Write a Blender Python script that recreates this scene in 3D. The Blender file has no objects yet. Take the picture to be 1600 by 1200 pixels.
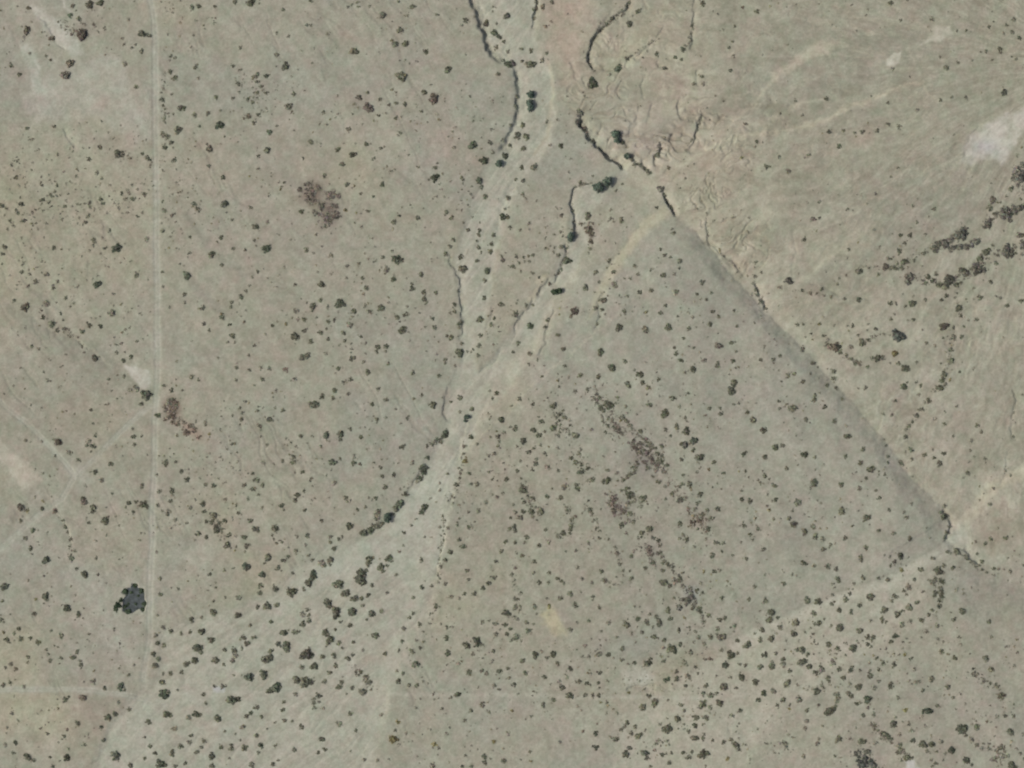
import bpy, math, re
import numpy as np

# ---------------------------------------------------------------- camera, sky, sun, exposure
SC = bpy.context.scene
S = 0.3                                   # metres per photo pixel (photo 1600 x 1200, seen straight down)
cam_d = bpy.data.cameras.new("camera"); CAM = bpy.data.objects.new("camera", cam_d)
SC.collection.objects.link(CAM); SC.camera = CAM
CAM_H = 1200.0
CAM.location = (0, 0, CAM_H); CAM.rotation_euler = (0, 0, 0)
cam_d.sensor_width = 36.0; cam_d.lens = 36.0 * CAM_H / (1600 * S)
cam_d.clip_start = 1.0; cam_d.clip_end = 20000.0
SUN_EL, SUN_AZ = 47.0, 264.0              # afternoon: shadows fall to the east
W = bpy.data.worlds.new("World"); SC.world = W; W.use_nodes = True
nt = W.node_tree; bg = nt.nodes["Background"]
sky = nt.nodes.new("ShaderNodeTexSky"); sky.sky_type = 'NISHITA'; sky.sun_disc = False
sky.sun_elevation = math.radians(SUN_EL); sky.sun_rotation = math.radians(SUN_AZ)
sky.dust_density = 6.0; sky.air_density = 0.8
nt.links.new(sky.outputs[0], bg.inputs[0]); bg.inputs[1].default_value = 0.12
sd = bpy.data.lights.new("sun", 'SUN'); sun = bpy.data.objects.new("sun", sd); SC.collection.objects.link(sun)
sd.energy = 2.6; sd.angle = math.radians(0.5); sd.color = (1.0, 0.95, 0.87)
sun.rotation_euler = (math.radians(90 - SUN_EL), 0, math.radians(180 - SUN_AZ))
SC.view_settings.view_transform = 'Standard'; SC.view_settings.look = 'None'
SC.view_settings.exposure = -0.15; SC.view_settings.gamma = 1.0
SC.cycles.filter_width = 2.1              # the photograph is soft
SC.cycles.max_bounces = 4

# ---------------------------------------------------------------- noise
RNG = np.random.default_rng(7)
TAB = RNG.random((256, 256)).astype(np.float32)
def vnoise(x, y, seed=0):
    x = x + seed * 17.31; y = y + seed * 41.77
    xi = np.floor(x); yi = np.floor(y); fx = x - xi; fy = y - yi
    xi = xi.astype(np.int64); yi = yi.astype(np.int64)
    fx = fx * fx * fx * (fx * (fx * 6 - 15) + 10); fy = fy * fy * fy * (fy * (fy * 6 - 15) + 10)
    a = TAB[xi & 255, yi & 255]; b = TAB[(xi + 1) & 255, yi & 255]
    c = TAB[xi & 255, (yi + 1) & 255]; d = TAB[(xi + 1) & 255, (yi + 1) & 255]
    return (a + (b - a) * fx) * (1 - fy) + (c + (d - c) * fx) * fy
def fbm(x, y, seed=0, o=4, g=0.5):
    t = 0; a = 1; s = 0
    for k in range(o):
        t = t + a * (vnoise(x, y, seed + k * 3.7) - 0.5); s += a * 0.5; a *= g
        x, y = 1.97 * x + 0.31 * y, -0.31 * x + 1.97 * y
    return t / s                                   # about -1..1
def sm(a, b, x):
    t = np.clip((x - a) / (b - a), 0, 1); return t * t * (3 - 2 * t)

# ---------------------------------------------------------------- the sheet of ground: fine inside the view, coarse to the horizon
STEP = 1.5
def axis(lo, hi):
    core = np.arange(lo, hi + STEP / 2, STEP)
    out = []; d = STEP; x = 0
    while x < 26000:
        d *= 1.18; x += d; out.append(x)
    out = np.array(out)
    return np.concatenate([lo - out[::-1], core, core[-1] + out])
UX = axis(-60, 1660); VY = axis(-60, 1260)
NX, NY = len(UX), len(VY)
U, V = np.meshgrid(UX, VY)                         # photo pixels
U = U.ravel().astype(np.float32); V = V.ravel().astype(np.float32)
NEAR = (U > -150) & (U < 1750) & (V > -150) & (V < 1350)
wx = 5 * fbm(U / 38, V / 38, 1, 3, 0.6) + 2.2 * fbm(U / 9, V / 9, 3, 2, 0.6); wy = 5 * fbm(U / 38, V / 38, 2, 3, 0.6) + 2.2 * fbm(U / 9, V / 9, 4, 2, 0.6)
UW = U + wx; VW = V + wy                            # ragged edges

def line(pts, hw, soft=2.0, warp=1.0):
    """mask 0..1 of a band along a polyline; hw a number or one per point"""
    p = np.array(pts, float); h = np.full(len(p), hw, float) if np.isscalar(hw) else np.array(hw, float)
    out = np.zeros(len(U), np.float32)
    pad = h.max() + soft + 12
    sel = np.where((U > p[:, 0].min() - pad) & (U < p[:, 0].max() + pad) & (V > p[:, 1].min() - pad) & (V < p[:, 1].max() + pad))[0]
    x = U[sel] + wx[sel] * warp; y = V[sel] + wy[sel] * warp
    best = np.full(len(sel), 1e9)
    for i in range(len(p) - 1):
        d = p[i + 1] - p[i]; L = d @ d
        t = np.clip(((x - p[i, 0]) * d[0] + (y - p[i, 1]) * d[1]) / L, 0, 1)
        dist = np.hypot(x - p[i, 0] - t * d[0], y - p[i, 1] - t * d[1]) - (h[i] + (h[i + 1] - h[i]) * t)
        best = np.minimum(best, dist)
    out[sel] = 1 - sm(-soft, soft, best)
    return out
def signed(pts, reach, warp=1.0):
    """signed distance to an open polyline within reach: positive on the right of its direction on the photo"""
    p = np.array(pts, float)
    sel = np.where((U > p[:, 0].min() - reach) & (U < p[:, 0].max() + reach) & (V > p[:, 1].min() - reach) & (V < p[:, 1].max() + reach))[0]
    x = U[sel] + wx[sel] * warp; y = V[sel] + wy[sel] * warp
    best = np.full(len(sel), 1e9); sg = np.ones(len(sel)); tt = np.zeros(len(sel))
    n = len(p) - 1
    for i in range(n):
        d = p[i + 1] - p[i]; L = d @ d
        t0 = ((x - p[i, 0]) * d[0] + (y - p[i, 1]) * d[1]) / L
        t = np.clip(t0, 0, 1)
        dist = np.hypot(x - p[i, 0] - t * d[0], y - p[i, 1] - t * d[1])
        s = np.sign(d[0] * (y - p[i, 1]) - d[1] * (x - p[i, 0])); s[s == 0] = 1
        k = dist < best
        best[k] = dist[k]; sg[k] = s[k]; tt[k] = ((i + t) / n)[k]
    return sel, best * sg, tt
def poly(pts, soft=3.0, warp=1.0):
    p = np.array(pts, float); out = np.zeros(len(U), np.float32)
    pad = soft + 12
    sel = np.where((U > p[:, 0].min() - pad) & (U < p[:, 0].max() + pad) & (V > p[:, 1].min() - pad) & (V < p[:, 1].max() + pad))[0]
    x = U[sel] + wx[sel] * warp; y = V[sel] + wy[sel] * warp
    inside = np.zeros(len(sel), bool); best = np.full(len(sel), 1e9)
    for i in range(len(p)):
        a = p[i]; b = p[(i + 1) % len(p)]
        if a[1] != b[1]:
            c = ((a[1] > y) != (b[1] > y)) & (x < (b[0] - a[0]) * (y - a[1]) / (b[1] - a[1]) + a[0])
            inside ^= c
        d = b - a; L = max(d @ d, 1e-9); t = np.clip(((x - a[0]) * d[0] + (y - a[1]) * d[1]) / L, 0, 1)
        best = np.minimum(best, np.hypot(x - a[0] - t * d[0], y - a[1] - t * d[1]))
    out[sel] = sm(-soft, soft, np.where(inside, best, -best))
    return out
def blob(u, v, ru, rv, rot=0, p=1.0):
    c, s = math.cos(math.radians(rot)), math.sin(math.radians(rot))
    dx = UW - u; dy = VW - v
    return np.exp(-np.power(((dx * c + dy * s) / ru) ** 2 + ((-dx * s + dy * c) / rv) ** 2, p))
# plants read off the photograph: per 400x300 tile, "x,y,r" in quarter pixels of that tile, with a letter for the look
PLANTS = {
(0,0):"1570,15,22 455,35,14b 560,30,22b 628,18,18 495,118,14 890,210,24 930,220,14 885,320,14 825,298,10 515,215,34b 470,190,14b 440,95,16 180,50,14b 170,190,22b 325,240,16b 288,348,10 440,395,22b 410,470,30bf 70,408,14 120,465,14 1505,297,12 1222,420,14 1065,447,16 1095,488,16 850,543,14 1072,588,10 1015,622,14 1020,660,10 1130,675,18 1150,675,12 1085,710,9 1217,720,14 1350,608,14 1375,692,10 1375,782,24G 1590,768,14 1555,728,16b 1525,740,10b 1245,790,10 1115,812,20 1045,850,16 1015,835,12 1070,890,14 1030,922,16 1310,930,18b 1295,900,10b 925,990,16 625,920,14 735,960,18 760,975,10 890,960,10 555,995,14 605,1080,12 635,1115,10 340,790,12 635,755,8 100,1112,13 170,800,12 1090,1000,16 1308,1040,13 1395,1110,15 765,240,10b 775,275,10b 780,395,16f 1490,525,14 1455,410,12 1500,435,10 1590,480,16 1580,550,8 1495,575,10 1455,615,12 1550,620,12 1580,640,12 1300,710,14 1345,38,12 1245,40,14 1200,45,16 1470,10,14 1340,140,10 1100,360,8 1240,490,10f",
(1,0):"600,28,10 575,45,10 640,42,10 708,40,9 978,42,17 793,95,20 1132,92,11 1310,125,16 900,188,20f 870,277,19 937,274,18 613,322,22 1062,322,17 187,415,20 1200,435,19 910,478,30 1515,465,15 65,475,14 240,588,13 205,665,19 1055,575,16 1112,618,30b 705,675,26b 645,610,18bf 700,577,12 875,645,12 933,652,15 873,737,11 423,702,12 85,828,17 580,810,14 905,832,11 343,886,16 690,903,14 1240,925,12f 510,937,15 605,966,19 70,942,19 540,1025,16 1355,908,26G 1425,1005,22G 1525,1025,24E 1560,975,18G 1465,890,14 1545,875,12 1230,825,10 955,968,9 1015,1045,10 1120,1048,14 1132,1020,9 1118,1112,22G 790,1152,16 1285,1108,12 570,1155,16 430,1100,14 1395,1130,18G 1410,1170,16G 1495,205,20G 1525,230,16G 1550,258,12 1505,292,17 1440,145,18b 1505,145,10 1570,100,18 1575,320,12 1545,380,14G 1580,400,24G 1485,40,8 1480,70,8 130,205,9 130,345,14 205,225,10 1590,780,10 1590,905,14 1480,955,10 295,988,10 240,815,9 130,788,9 10,462,13 10,512,13 35,540,12 10,580,12 65,582,12 15,715,12 440,780,10f 775,622,12f 1005,385,9f 1310,338,8 1095,530,8 735,992,12f 170,60,12 345,5,12 890,10,10 1355,755,9f",
(2,0):"150,50,16b 195,45,16b 250,15,14 140,118,15 215,165,14r 245,135,10r 62,305,13 120,318,14 65,382,11 190,378,15 118,402,26 5,395,18s 115,590,26E 120,645,28E 120,680,20E 25,600,12 20,665,12 70,782,16 40,845,18 90,855,20 72,928,16 20,860,10 220,758,13 285,750,9 345,605,8 455,600,9 305,912,15 62,1048,14 140,1045,20 25,1120,12 70,1132,14 430,1140,12 505,1100,9 507,522,28G 485,535,16 665,430,22G 610,470,12f 720,365,12 735,15,12 790,70,16 755,100,8 735,150,18 600,150,18f 625,115,12 815,360,9 905,340,13 1020,360,12 1058,372,11 965,370,6 1070,310,16 1080,285,8 1105,235,9f 1125,165,12 950,425,12s 970,430,10 1195,22,17 1190,478,13 1135,525,12f 1195,525,14f 1365,440,13 1358,297,11 1380,260,10 1385,350,10 1530,70,14 1440,45,12b 1395,165,10 1460,772,12b 1530,885,12 1590,1043,14 650,840,28E 660,880,20E 690,890,14 720,920,10 725,978,20E 770,1030,12 800,1030,14 855,1075,17 820,1055,8 910,968,18 980,1050,13b 600,1140,34E 550,1170,38E 690,1150,10 650,1190,10 425,705,22s 410,760,16s 515,880,16s 460,820,24sf 930,1180,18s 395,1165,10",
(3,0):"765,20,16 830,125,11 1025,120,14f 1535,125,14 1490,160,11 1528,200,14 1570,235,13 1475,208,12f 1380,165,12 1240,190,10 1450,305,14 1455,330,12 1365,320,12 1330,325,8 1400,375,9 1550,370,12 1075,355,9 1190,393,12 1115,425,16 780,430,12f 1475,575,18G 1080,627,12 1148,608,11 1240,612,12 365,615,13 175,630,10 750,645,11 930,690,12f 75,710,10 380,825,14 470,815,14 590,825,15 685,820,13 750,775,14 820,790,13 545,830,10 445,915,14 253,970,13 70,980,13f 130,1072,16b 812,1047,10 770,1105,9 10,1040,9 1570,1085,34s 1580,1110,30s 1560,970,10 1520,1180,16 1590,1030,14s",
(0,1):"135,75,15 265,50,14 305,65,11 315,20,12 380,20,8 425,15,8 560,68,12 630,45,14 645,72,12 830,45,14 905,20,12 760,8,12 405,90,12 10,85,16 40,100,10 110,130,12 65,180,12 150,178,14 85,212,10 48,232,9 220,110,9 265,115,9 535,190,12 795,128,9f 890,130,10f 1028,118,14 1018,58,9 1018,245,15 918,295,16f 1215,75,17 1240,107,16 1405,75,22G 1565,97,12 1590,217,13 1450,175,10f 1385,285,15 1460,352,13 1322,392,18 1388,457,14 1170,523,22G 1150,460,7 1018,498,12 1018,590,9f 853,523,16 590,305,17 733,352,26G 630,385,8 335,350,14 30,345,16 20,388,12 135,285,8 15,450,9 135,500,12 185,515,9 293,514,14 225,563,15 360,562,9 332,602,12 410,662,12 463,695,9 608,580,23G 90,678,12 160,720,22b 290,700,22bf 270,785,14 325,825,18 360,865,13 395,800,9 380,760,10 700,757,20 630,838,14 560,835,14 545,815,8 515,870,17 440,905,10b 490,910,10b 200,965,12 415,1015,9 595,1040,18b 730,1005,12 820,1030,14 775,1055,14 780,1000,8 680,1170,10 775,1155,12 1155,640,12 1155,690,10f 1270,725,14 1060,720,9f 1390,780,16 1275,825,14f 1437,830,12 1308,862,11 1455,898,17 1510,655,14 1450,690,12 1445,720,12 1580,530,9 1560,585,9 1540,620,10 1470,940,9 1425,940,9 1365,1035,8 1555,1022,10 1105,1060,9 1200,1155,15 1242,1175,11 1560,1110,11 1480,1098,12 1590,960,11 785,860,9f 1200,930,8f 770,790,9f 710,710,8f",
(1,1):"1435,27,16 1580,40,16 1560,105,10 1545,155,20G 1575,155,14 655,12,11 735,30,10 285,122,15 345,20,34p 480,20,30p 520,30,16p 410,90,22p 440,160,30p 500,150,24p 435,215,12 490,90,14p 370,130,20pf 700,122,12 862,187,16 1013,160,16 1190,130,15 1225,160,14 965,80,8 5,217,14 72,190,12f 68,355,24G 315,362,15 360,382,9f 467,395,14 410,340,9f 793,407,12 880,422,26G 905,425,16 852,370,10f 680,385,9f 737,435,9 645,450,11 570,463,11 178,470,9f 815,490,17f 815,465,9 860,547,16 1032,521,16 668,538,12 565,538,10f 410,578,18 690,601,15 975,575,11 978,605,15 1050,627,15 1125,628,13 1052,670,17 403,675,15 355,717,19 525,697,24G 545,705,14G 318,692,9 245,748,12f 613,748,16 710,748,14 782,726,19 885,783,14 940,765,12 830,690,9f 685,705,10f 300,797,14 452,810,13 490,800,12 105,835,13 135,810,8 590,830,18f 1105,792,11 1117,845,15 918,865,22 302,867,13 405,880,16 440,858,10 240,903,24 550,880,14 450,920,12 655,907,11 555,930,12 342,937,16 60,890,9f 760,970,15 815,965,14 755,1000,13f 810,995,10 690,945,10f 320,1025,18 290,1035,18 600,980,9 603,1040,17 437,1012,12f 825,1075,13 700,1125,17 515,1105,14 980,1132,15 87,1105,13 185,1110,16p 30,1100,12f 40,1170,14 590,1172,13 545,1187,12 240,1170,16f 1130,1015,9f 1183,1048,13 1145,1150,12 1185,385,15 1213,340,13 1235,297,14 1327,237,13 1400,190,8 1398,240,13 1395,265,14 1382,305,9 1390,347,14 1485,270,13 1470,325,14 1467,372,17 1410,378,10 1280,407,17 1295,480,25 1382,430,14 1447,492,20G 1430,552,14 1540,425,17f 1535,400,10 1260,620,10 1240,705,14 1240,745,14 1215,755,10 1275,820,16 1270,850,10 1428,663,14 1532,705,16 1402,797,19 1490,790,12 1470,828,12 1405,897,14 1395,962,17 1360,985,9 1345,1000,9 1388,1022,12 1220,910,17 1285,945,12 1272,1000,22 1275,1020,16 1590,220,12 1590,465,10 1325,80,9 1350,155,9 1295,190,9",
(2,1):"70,15,12 90,45,8f 310,145,14b 105,193,13f 50,237,10f 265,268,9 478,150,19 505,195,10b 480,235,22b 500,260,16b 495,310,16b 490,355,11 480,380,8 370,275,22E 365,300,16E 683,178,17 905,97,11 990,100,13 960,15,16 1010,258,13 1000,235,9 348,430,21G 290,505,15 290,395,14 310,340,16f 265,345,9 210,350,10 240,338,8 130,397,12 28,400,12 45,440,10 110,432,10 80,435,9 10,467,13 55,497,9 128,507,10 170,535,11 235,575,12b 270,622,24T 300,618,20T 460,600,18 610,428,13 635,500,14 525,500,14 545,565,10 575,625,8 930,358,11 955,395,13 990,410,10 1047,435,16 770,465,13 790,515,11 865,488,10 740,540,10 705,540,9 945,522,16 1187,565,15 1245,632,11 1212,675,11 1180,670,9f 645,590,16f 640,570,14f 800,630,15 870,617,15 1022,627,18f 720,652,12f 573,678,18 395,745,22b 370,780,12b 525,728,15 565,737,12 703,745,13 548,780,9 130,707,11 90,708,11 25,765,17 955,713,13 925,757,14 1100,755,10f 1252,748,13 1288,780,12 1385,742,11 535,825,13 668,850,21 832,862,18b 975,846,20 1105,853,13 1235,827,15 115,840,18G 210,845,13 225,800,13 288,895,15 1072,915,11 1012,973,12 1135,972,10 1025,1010,14 1055,1052,14 1290,962,19b 1368,942,15 1395,942,8 1400,997,9 1380,1057,14 1395,1100,9 1555,1048,13 1282,1082,15 1200,1055,16bf 1130,1108,18 38,945,15 10,1000,12 115,1010,16f 318,983,15 105,1075,11f 160,1050,10f 553,1003,19 706,1060,14 625,1097,24 328,1087,11 428,1145,16 540,1155,15 355,1155,10f 800,1140,18 815,1190,14 765,1112,10 915,1170,12 720,1192,14 1388,1190,17 1525,440,13 1520,530,12 1560,500,10 1555,685,14 1580,730,10 1530,645,12f 1500,640,10f 1160,105,9 1515,820,9f",
(3,1):"283,170,15b 228,297,14 130,555,22s 1405,52,20b 1455,65,9 1390,100,16 1370,100,9 1415,135,12 1490,130,38s 1470,150,20s 1515,180,14s 1540,120,24s 1575,100,26s 1375,200,22s 1390,175,12s 1355,220,14 1210,265,34s 1200,250,16s 1240,260,14s 1305,310,20s 1110,320,28s 1070,325,18s 1045,355,20s 1140,300,18s 1200,345,20s 1170,345,14s 1240,345,18s 1275,335,14s 970,382,13 1000,380,8 1040,108,12 1005,155,8 930,190,12 905,88,10 830,270,12 888,272,14 975,205,6 985,265,10 860,318,12 820,370,16 700,345,10f 735,370,10f 505,360,12f 755,415,15 855,435,18 913,427,11 735,470,20b 795,475,14 838,480,13 875,470,8 690,515,13 570,497,18 490,520,10f 960,462,9f 880,540,26s 895,520,14s 875,570,14s 1050,515,13 1000,530,16 990,570,14 1030,555,16 1130,555,36s 1140,545,26s 1070,580,18 1110,595,18 1180,580,16 1205,570,12 1215,490,20b 1240,505,20b 1310,485,36s 1300,460,20s 1345,490,16s 1365,375,22 1328,415,18 1490,370,32s 1520,385,18s 1550,385,12 1570,270,16b 1590,270,12 1580,45,10 1595,335,22s 1425,445,14 1405,335,12 1393,560,14 1115,648,14 1085,675,12 985,675,12 905,697,20 860,715,10 765,697,14 800,697,11 910,650,8 570,675,17 480,668,10 395,655,11 335,607,12 265,630,14b 215,615,11 435,575,10 1195,725,20 1208,775,12 1305,797,13 1255,800,9f 1100,840,24b 1160,843,11 1225,840,10 910,797,14 875,800,8 770,795,12 790,765,8 675,855,12 630,825,8 530,835,12 500,835,8 415,835,9 185,828,12 220,828,10 820,900,36S 800,885,24S 1160,905,16 1210,905,13 1095,912,9 1125,905,7 992,945,12 1145,985,15 1145,1055,18 1080,1070,9 1100,1140,18 1090,1180,16 1200,1125,11 590,940,19 628,925,13 415,968,30b 440,970,16 360,940,10 455,1000,14 490,1020,12 525,1045,12 545,1075,12 520,970,14f 350,900,12 270,885,10 685,1040,18 722,1038,15 650,1040,12 795,1010,18y 815,1070,14 855,1100,20 870,1110,14 930,1065,11 625,1095,12 1325,660,16 1340,655,8 1450,660,12f 1585,680,14 1495,710,14 215,980,16 75,1025,13 28,1050,14 278,1070,15 310,1095,9 125,1145,14 160,1135,14 410,1120,15 412,1165,14 262,1135,9 80,1185,9 215,1185,14 1285,600,9f 765,1070,7 870,1190,9 930,1190,9",
(0,2):"915,68,28 855,30,18f 815,40,14bf 885,125,14 990,195,17G 1080,165,26r 1060,120,24rf 1100,140,20rf 1080,240,14r 1175,305,16r 1245,335,16r 1195,260,12r 1140,285,10r 1030,225,12r 1285,240,11b 1225,232,8 1075,38,12 1140,38,9 1025,10,12 1510,222,14 1455,197,9 570,165,12 835,330,14 885,325,10 840,378,12 830,280,10 695,500,16 595,552,16 638,598,15 565,550,9 490,475,13 435,430,16f 365,365,22b 340,345,10 560,360,18f 580,390,16 545,385,12 600,310,8 570,420,8 160,355,12 260,360,9f 345,450,9 885,640,15f 980,568,11 1035,488,17 1035,510,12 1100,488,11 1135,545,14 1172,598,16 1285,627,13 1335,636,15 1075,670,16 995,670,13 1065,732,13 1190,775,12 1268,752,17 1270,800,12 1340,822,18 1290,860,14 1325,862,16 1405,855,15 1350,890,16 1355,915,18 1385,905,12 1430,945,13 1240,935,17 1290,958,14 1420,1008,18 1545,1010,16 1530,958,16 1475,1020,9 1215,975,9f 1530,1050,9 985,760,13 1050,815,14 1015,795,10f 1095,848,14f 1070,900,9f 1165,870,10f 130,770,22b 165,790,11 262,780,14 205,912,16 130,855,12 295,930,9 160,965,13 192,1027,14 290,1100,24G 345,795,16b 395,855,12 408,895,14 420,925,10 445,970,14 445,1090,16 465,1042,12f 480,1155,11 530,1190,20 525,735,20b 520,715,12 585,770,18 580,795,14 660,855,22 650,840,10 805,745,14 850,735,12 890,755,20 915,765,14 910,740,12 835,802,12 785,770,9 700,685,10 535,635,9f 740,885,9 1450,375,12 1420,405,9 1525,632,14f 1580,562,12 1590,600,12 1580,660,13 1490,805,12 1565,855,15 1590,905,14 1540,1140,22G 1550,1150,14 1405,1165,11 1460,1150,9 1310,1190,12 1550,720,10 270,555,9f 310,575,9f 1085,440,9f 980,1050,9f 960,930,8f",
(1,2):"415,78,17 483,90,12 365,130,22 345,128,16 385,130,14 495,40,16 575,60,14f 765,32,13 815,98,15 728,128,13 988,92,11 1035,68,12 1110,130,18 1080,128,9 1275,85,16 1220,112,10 1350,158,15 1320,205,18E 1310,230,12E 1275,175,11 1505,55,14 1480,90,11 1460,45,9 1535,222,18 1185,300,16G 1185,320,17G 1155,360,14 1165,330,12 1100,378,11 1070,390,12 1125,370,9 1345,332,17 1385,373,11 1515,328,14 1520,360,11 1465,332,9 1550,300,12f 1490,435,14f 1590,270,9 1300,435,11 1310,480,17y 1315,395,9 88,222,17 168,165,13 12,163,12 125,45,9f 120,150,9 22,263,14 30,328,9 280,325,13 190,340,8 440,320,18G 530,313,18 530,350,12 590,282,12 657,332,13 757,220,13 755,240,8 810,208,9f 945,217,11 875,155,9 68,382,11 220,365,9 250,390,9 918,390,16 690,405,9f 235,455,14 235,490,15 165,480,13f 45,490,16f 480,490,20G 610,495,16 525,467,11 980,492,14f 780,522,11 295,550,13 345,590,12 245,550,9 110,500,9 10,600,14 40,632,14 490,618,15f 790,578,12 862,568,13 808,643,16 900,660,9 1075,460,16G 1050,520,22G 1050,550,18G 1030,590,14G 935,687,16 260,693,17 245,728,14 300,668,11 15,692,11 160,760,14 175,785,10 38,773,11 305,790,12 560,710,15 580,730,14f 750,714,14 705,712,9 685,770,11 635,788,12 900,750,22G 875,780,18 825,835,26E 830,820,20E 760,810,24f 755,840,16 785,875,16 750,890,16 715,915,20G 680,930,18G 660,930,14 585,888,20 725,880,10 1050,775,22G 1035,800,16G 1070,765,10 410,853,13 120,903,22 5,908,16 320,948,16 105,945,11 112,970,9 130,995,11 165,988,9 225,910,8f 465,955,14f 465,990,12 540,955,10 520,970,12 490,1028,16 312,1005,11f 253,1042,14 78,1080,18 55,1120,10 75,1095,14 165,1100,12 205,1078,12 140,1150,16 352,1100,12 410,1120,20f 430,1135,14 465,1100,18 465,1130,10 360,1185,20G 230,1182,12 40,1190,20 710,1095,20 705,1125,16 830,1090,20 850,1110,10 820,1135,10 780,1145,18 790,1170,14 660,1180,24 690,1165,14 878,1192,11 1033,1100,14 925,930,12 970,885,11 1000,840,9f 1055,957,9f 1097,957,9f 920,1010,9 895,1047,12f 1150,665,11f 1150,620,9f 1198,560,12 1090,715,9f 1270,525,9 1335,560,12 1255,630,14 1380,625,16f 1345,625,11f 1475,597,11 1565,595,15 1240,710,9b 1230,745,9 1390,792,15 1440,740,14f 1270,755,10f 1180,935,9 1200,900,12f 1260,885,12 1270,840,10 1330,895,13 1270,975,14 1295,1015,16 1585,905,14 1560,985,14 1500,1110,12 1320,1165,14 1535,1045,14 1215,1050,16 1160,1140,12 1185,1100,14 1590,835,10 1370,860,9 1545,680,9 1480,690,9 1460,550,10 1545,495,9f",
(2,2):"730,12,16 850,22,16 395,45,12 48,95,14 130,128,12 262,135,17 245,138,9 470,40,12 530,60,14p 545,90,12 555,150,16 600,130,22 625,135,14 590,115,10 600,215,12 575,170,12 650,120,10 710,140,11 320,165,12 295,190,14 330,210,14 310,185,10 185,230,16 168,205,9 135,290,17 258,275,18 20,280,16 165,322,14 180,315,9 70,355,18 398,322,20 340,280,10f 290,320,10f 855,127,17 998,87,17 1100,58,11 960,165,14 950,190,20 970,185,12 690,200,12 715,230,14 740,260,12 700,215,10 645,250,14p 660,285,18p 680,305,16p 635,270,10 805,294,15 585,300,11 960,285,12 990,325,11 1028,268,17 1090,295,19 1070,300,10 1135,355,22G 1080,382,20S 1060,375,14 1135,412,14 1175,455,22 1158,460,14 1058,472,12 1232,155,14 1303,185,15 1300,150,11 1470,178,15 1505,225,18 1570,288,18 1370,45,24G 1385,10,14 1415,120,11f 1090,225,9f 1448,435,15 1580,455,16 1260,487,13 1322,555,12 1458,545,11 1578,572,15 1550,620,11f 1155,550,11f 935,390,14 755,355,14 770,400,18p 800,375,18p 840,345,14p 860,375,14 880,400,12 910,435,14 930,465,10 800,430,18p 840,430,22p 870,465,18p 830,490,18p 880,490,18p 935,490,14 910,515,20p 845,525,14 970,505,12 900,540,18pf 950,545,16pf 790,500,10 880,578,11 920,610,17 955,640,12f 140,400,12 180,385,9 105,425,14 205,430,12f 155,470,12 150,500,16 130,540,11 225,520,17f 290,540,12 55,480,9 35,545,14 55,590,10 425,438,10 370,462,14 400,490,14 435,500,12 475,525,14 430,545,18 600,538,12 600,598,16 570,605,14 595,615,12 500,600,16 470,605,9 660,602,10 695,600,14 720,580,13 745,565,11 762,540,10 780,520,8 720,648,16 735,690,20 745,700,12 815,715,18 835,705,12 725,745,18f 745,740,10 405,630,14 410,655,16 330,640,20f 305,710,16 220,705,14 250,655,9 65,660,19 90,670,12 130,715,14 75,735,14 70,795,14 120,795,16 180,795,20 130,800,12 20,800,14f 10,755,11 50,835,18f 155,850,9 345,790,11 345,810,9 375,845,12 370,890,16 365,910,12 320,930,16 280,940,12 210,910,13 490,785,16 505,810,9 512,850,8 525,900,10 640,720,22p 630,750,22p 640,780,24p 670,770,16p 700,800,18p 740,810,16 760,860,12 640,815,14p 685,880,16 860,905,18 810,935,16 880,960,13 710,930,11f 915,975,14 920,1010,10 930,1050,11 935,1080,11 945,1110,14 970,1125,14 1000,1140,16 855,1030,20p 870,1060,20p 880,1115,16 850,1060,14p 940,1165,14 1065,1180,11 1010,1170,10 1000,685,14 1050,720,22f 1080,715,12f 1065,625,14 1110,628,17 1045,640,11 1175,687,17 1158,745,14 1140,780,11 1100,780,12r 1105,805,10r 1185,822,17 1220,790,13 1283,780,17 1245,840,15 1130,865,22r 1165,855,16r 1190,860,10r 1050,870,15 1160,905,11 1228,903,14 1087,970,16 1435,720,16 1488,733,17 1450,882,15 1535,903,13 1490,940,10 1210,965,10f 1275,990,15 1320,992,12 1430,985,9f 1570,1030,13f 1250,1070,17 1310,1045,10 1378,1070,10 1465,1090,12 1265,1170,14 1300,1165,11 95,955,15 15,895,15 20,920,11 20,990,12 170,1010,15 230,985,14f 545,962,12 480,990,12 605,970,10 655,1055,13b 745,1075,13 335,1045,9 400,1040,11 65,1072,14 30,1055,9 140,1110,13 235,1180,12 410,1145,11 560,1170,14 80,990,10f 835,1150,14 735,1165,9",
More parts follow.
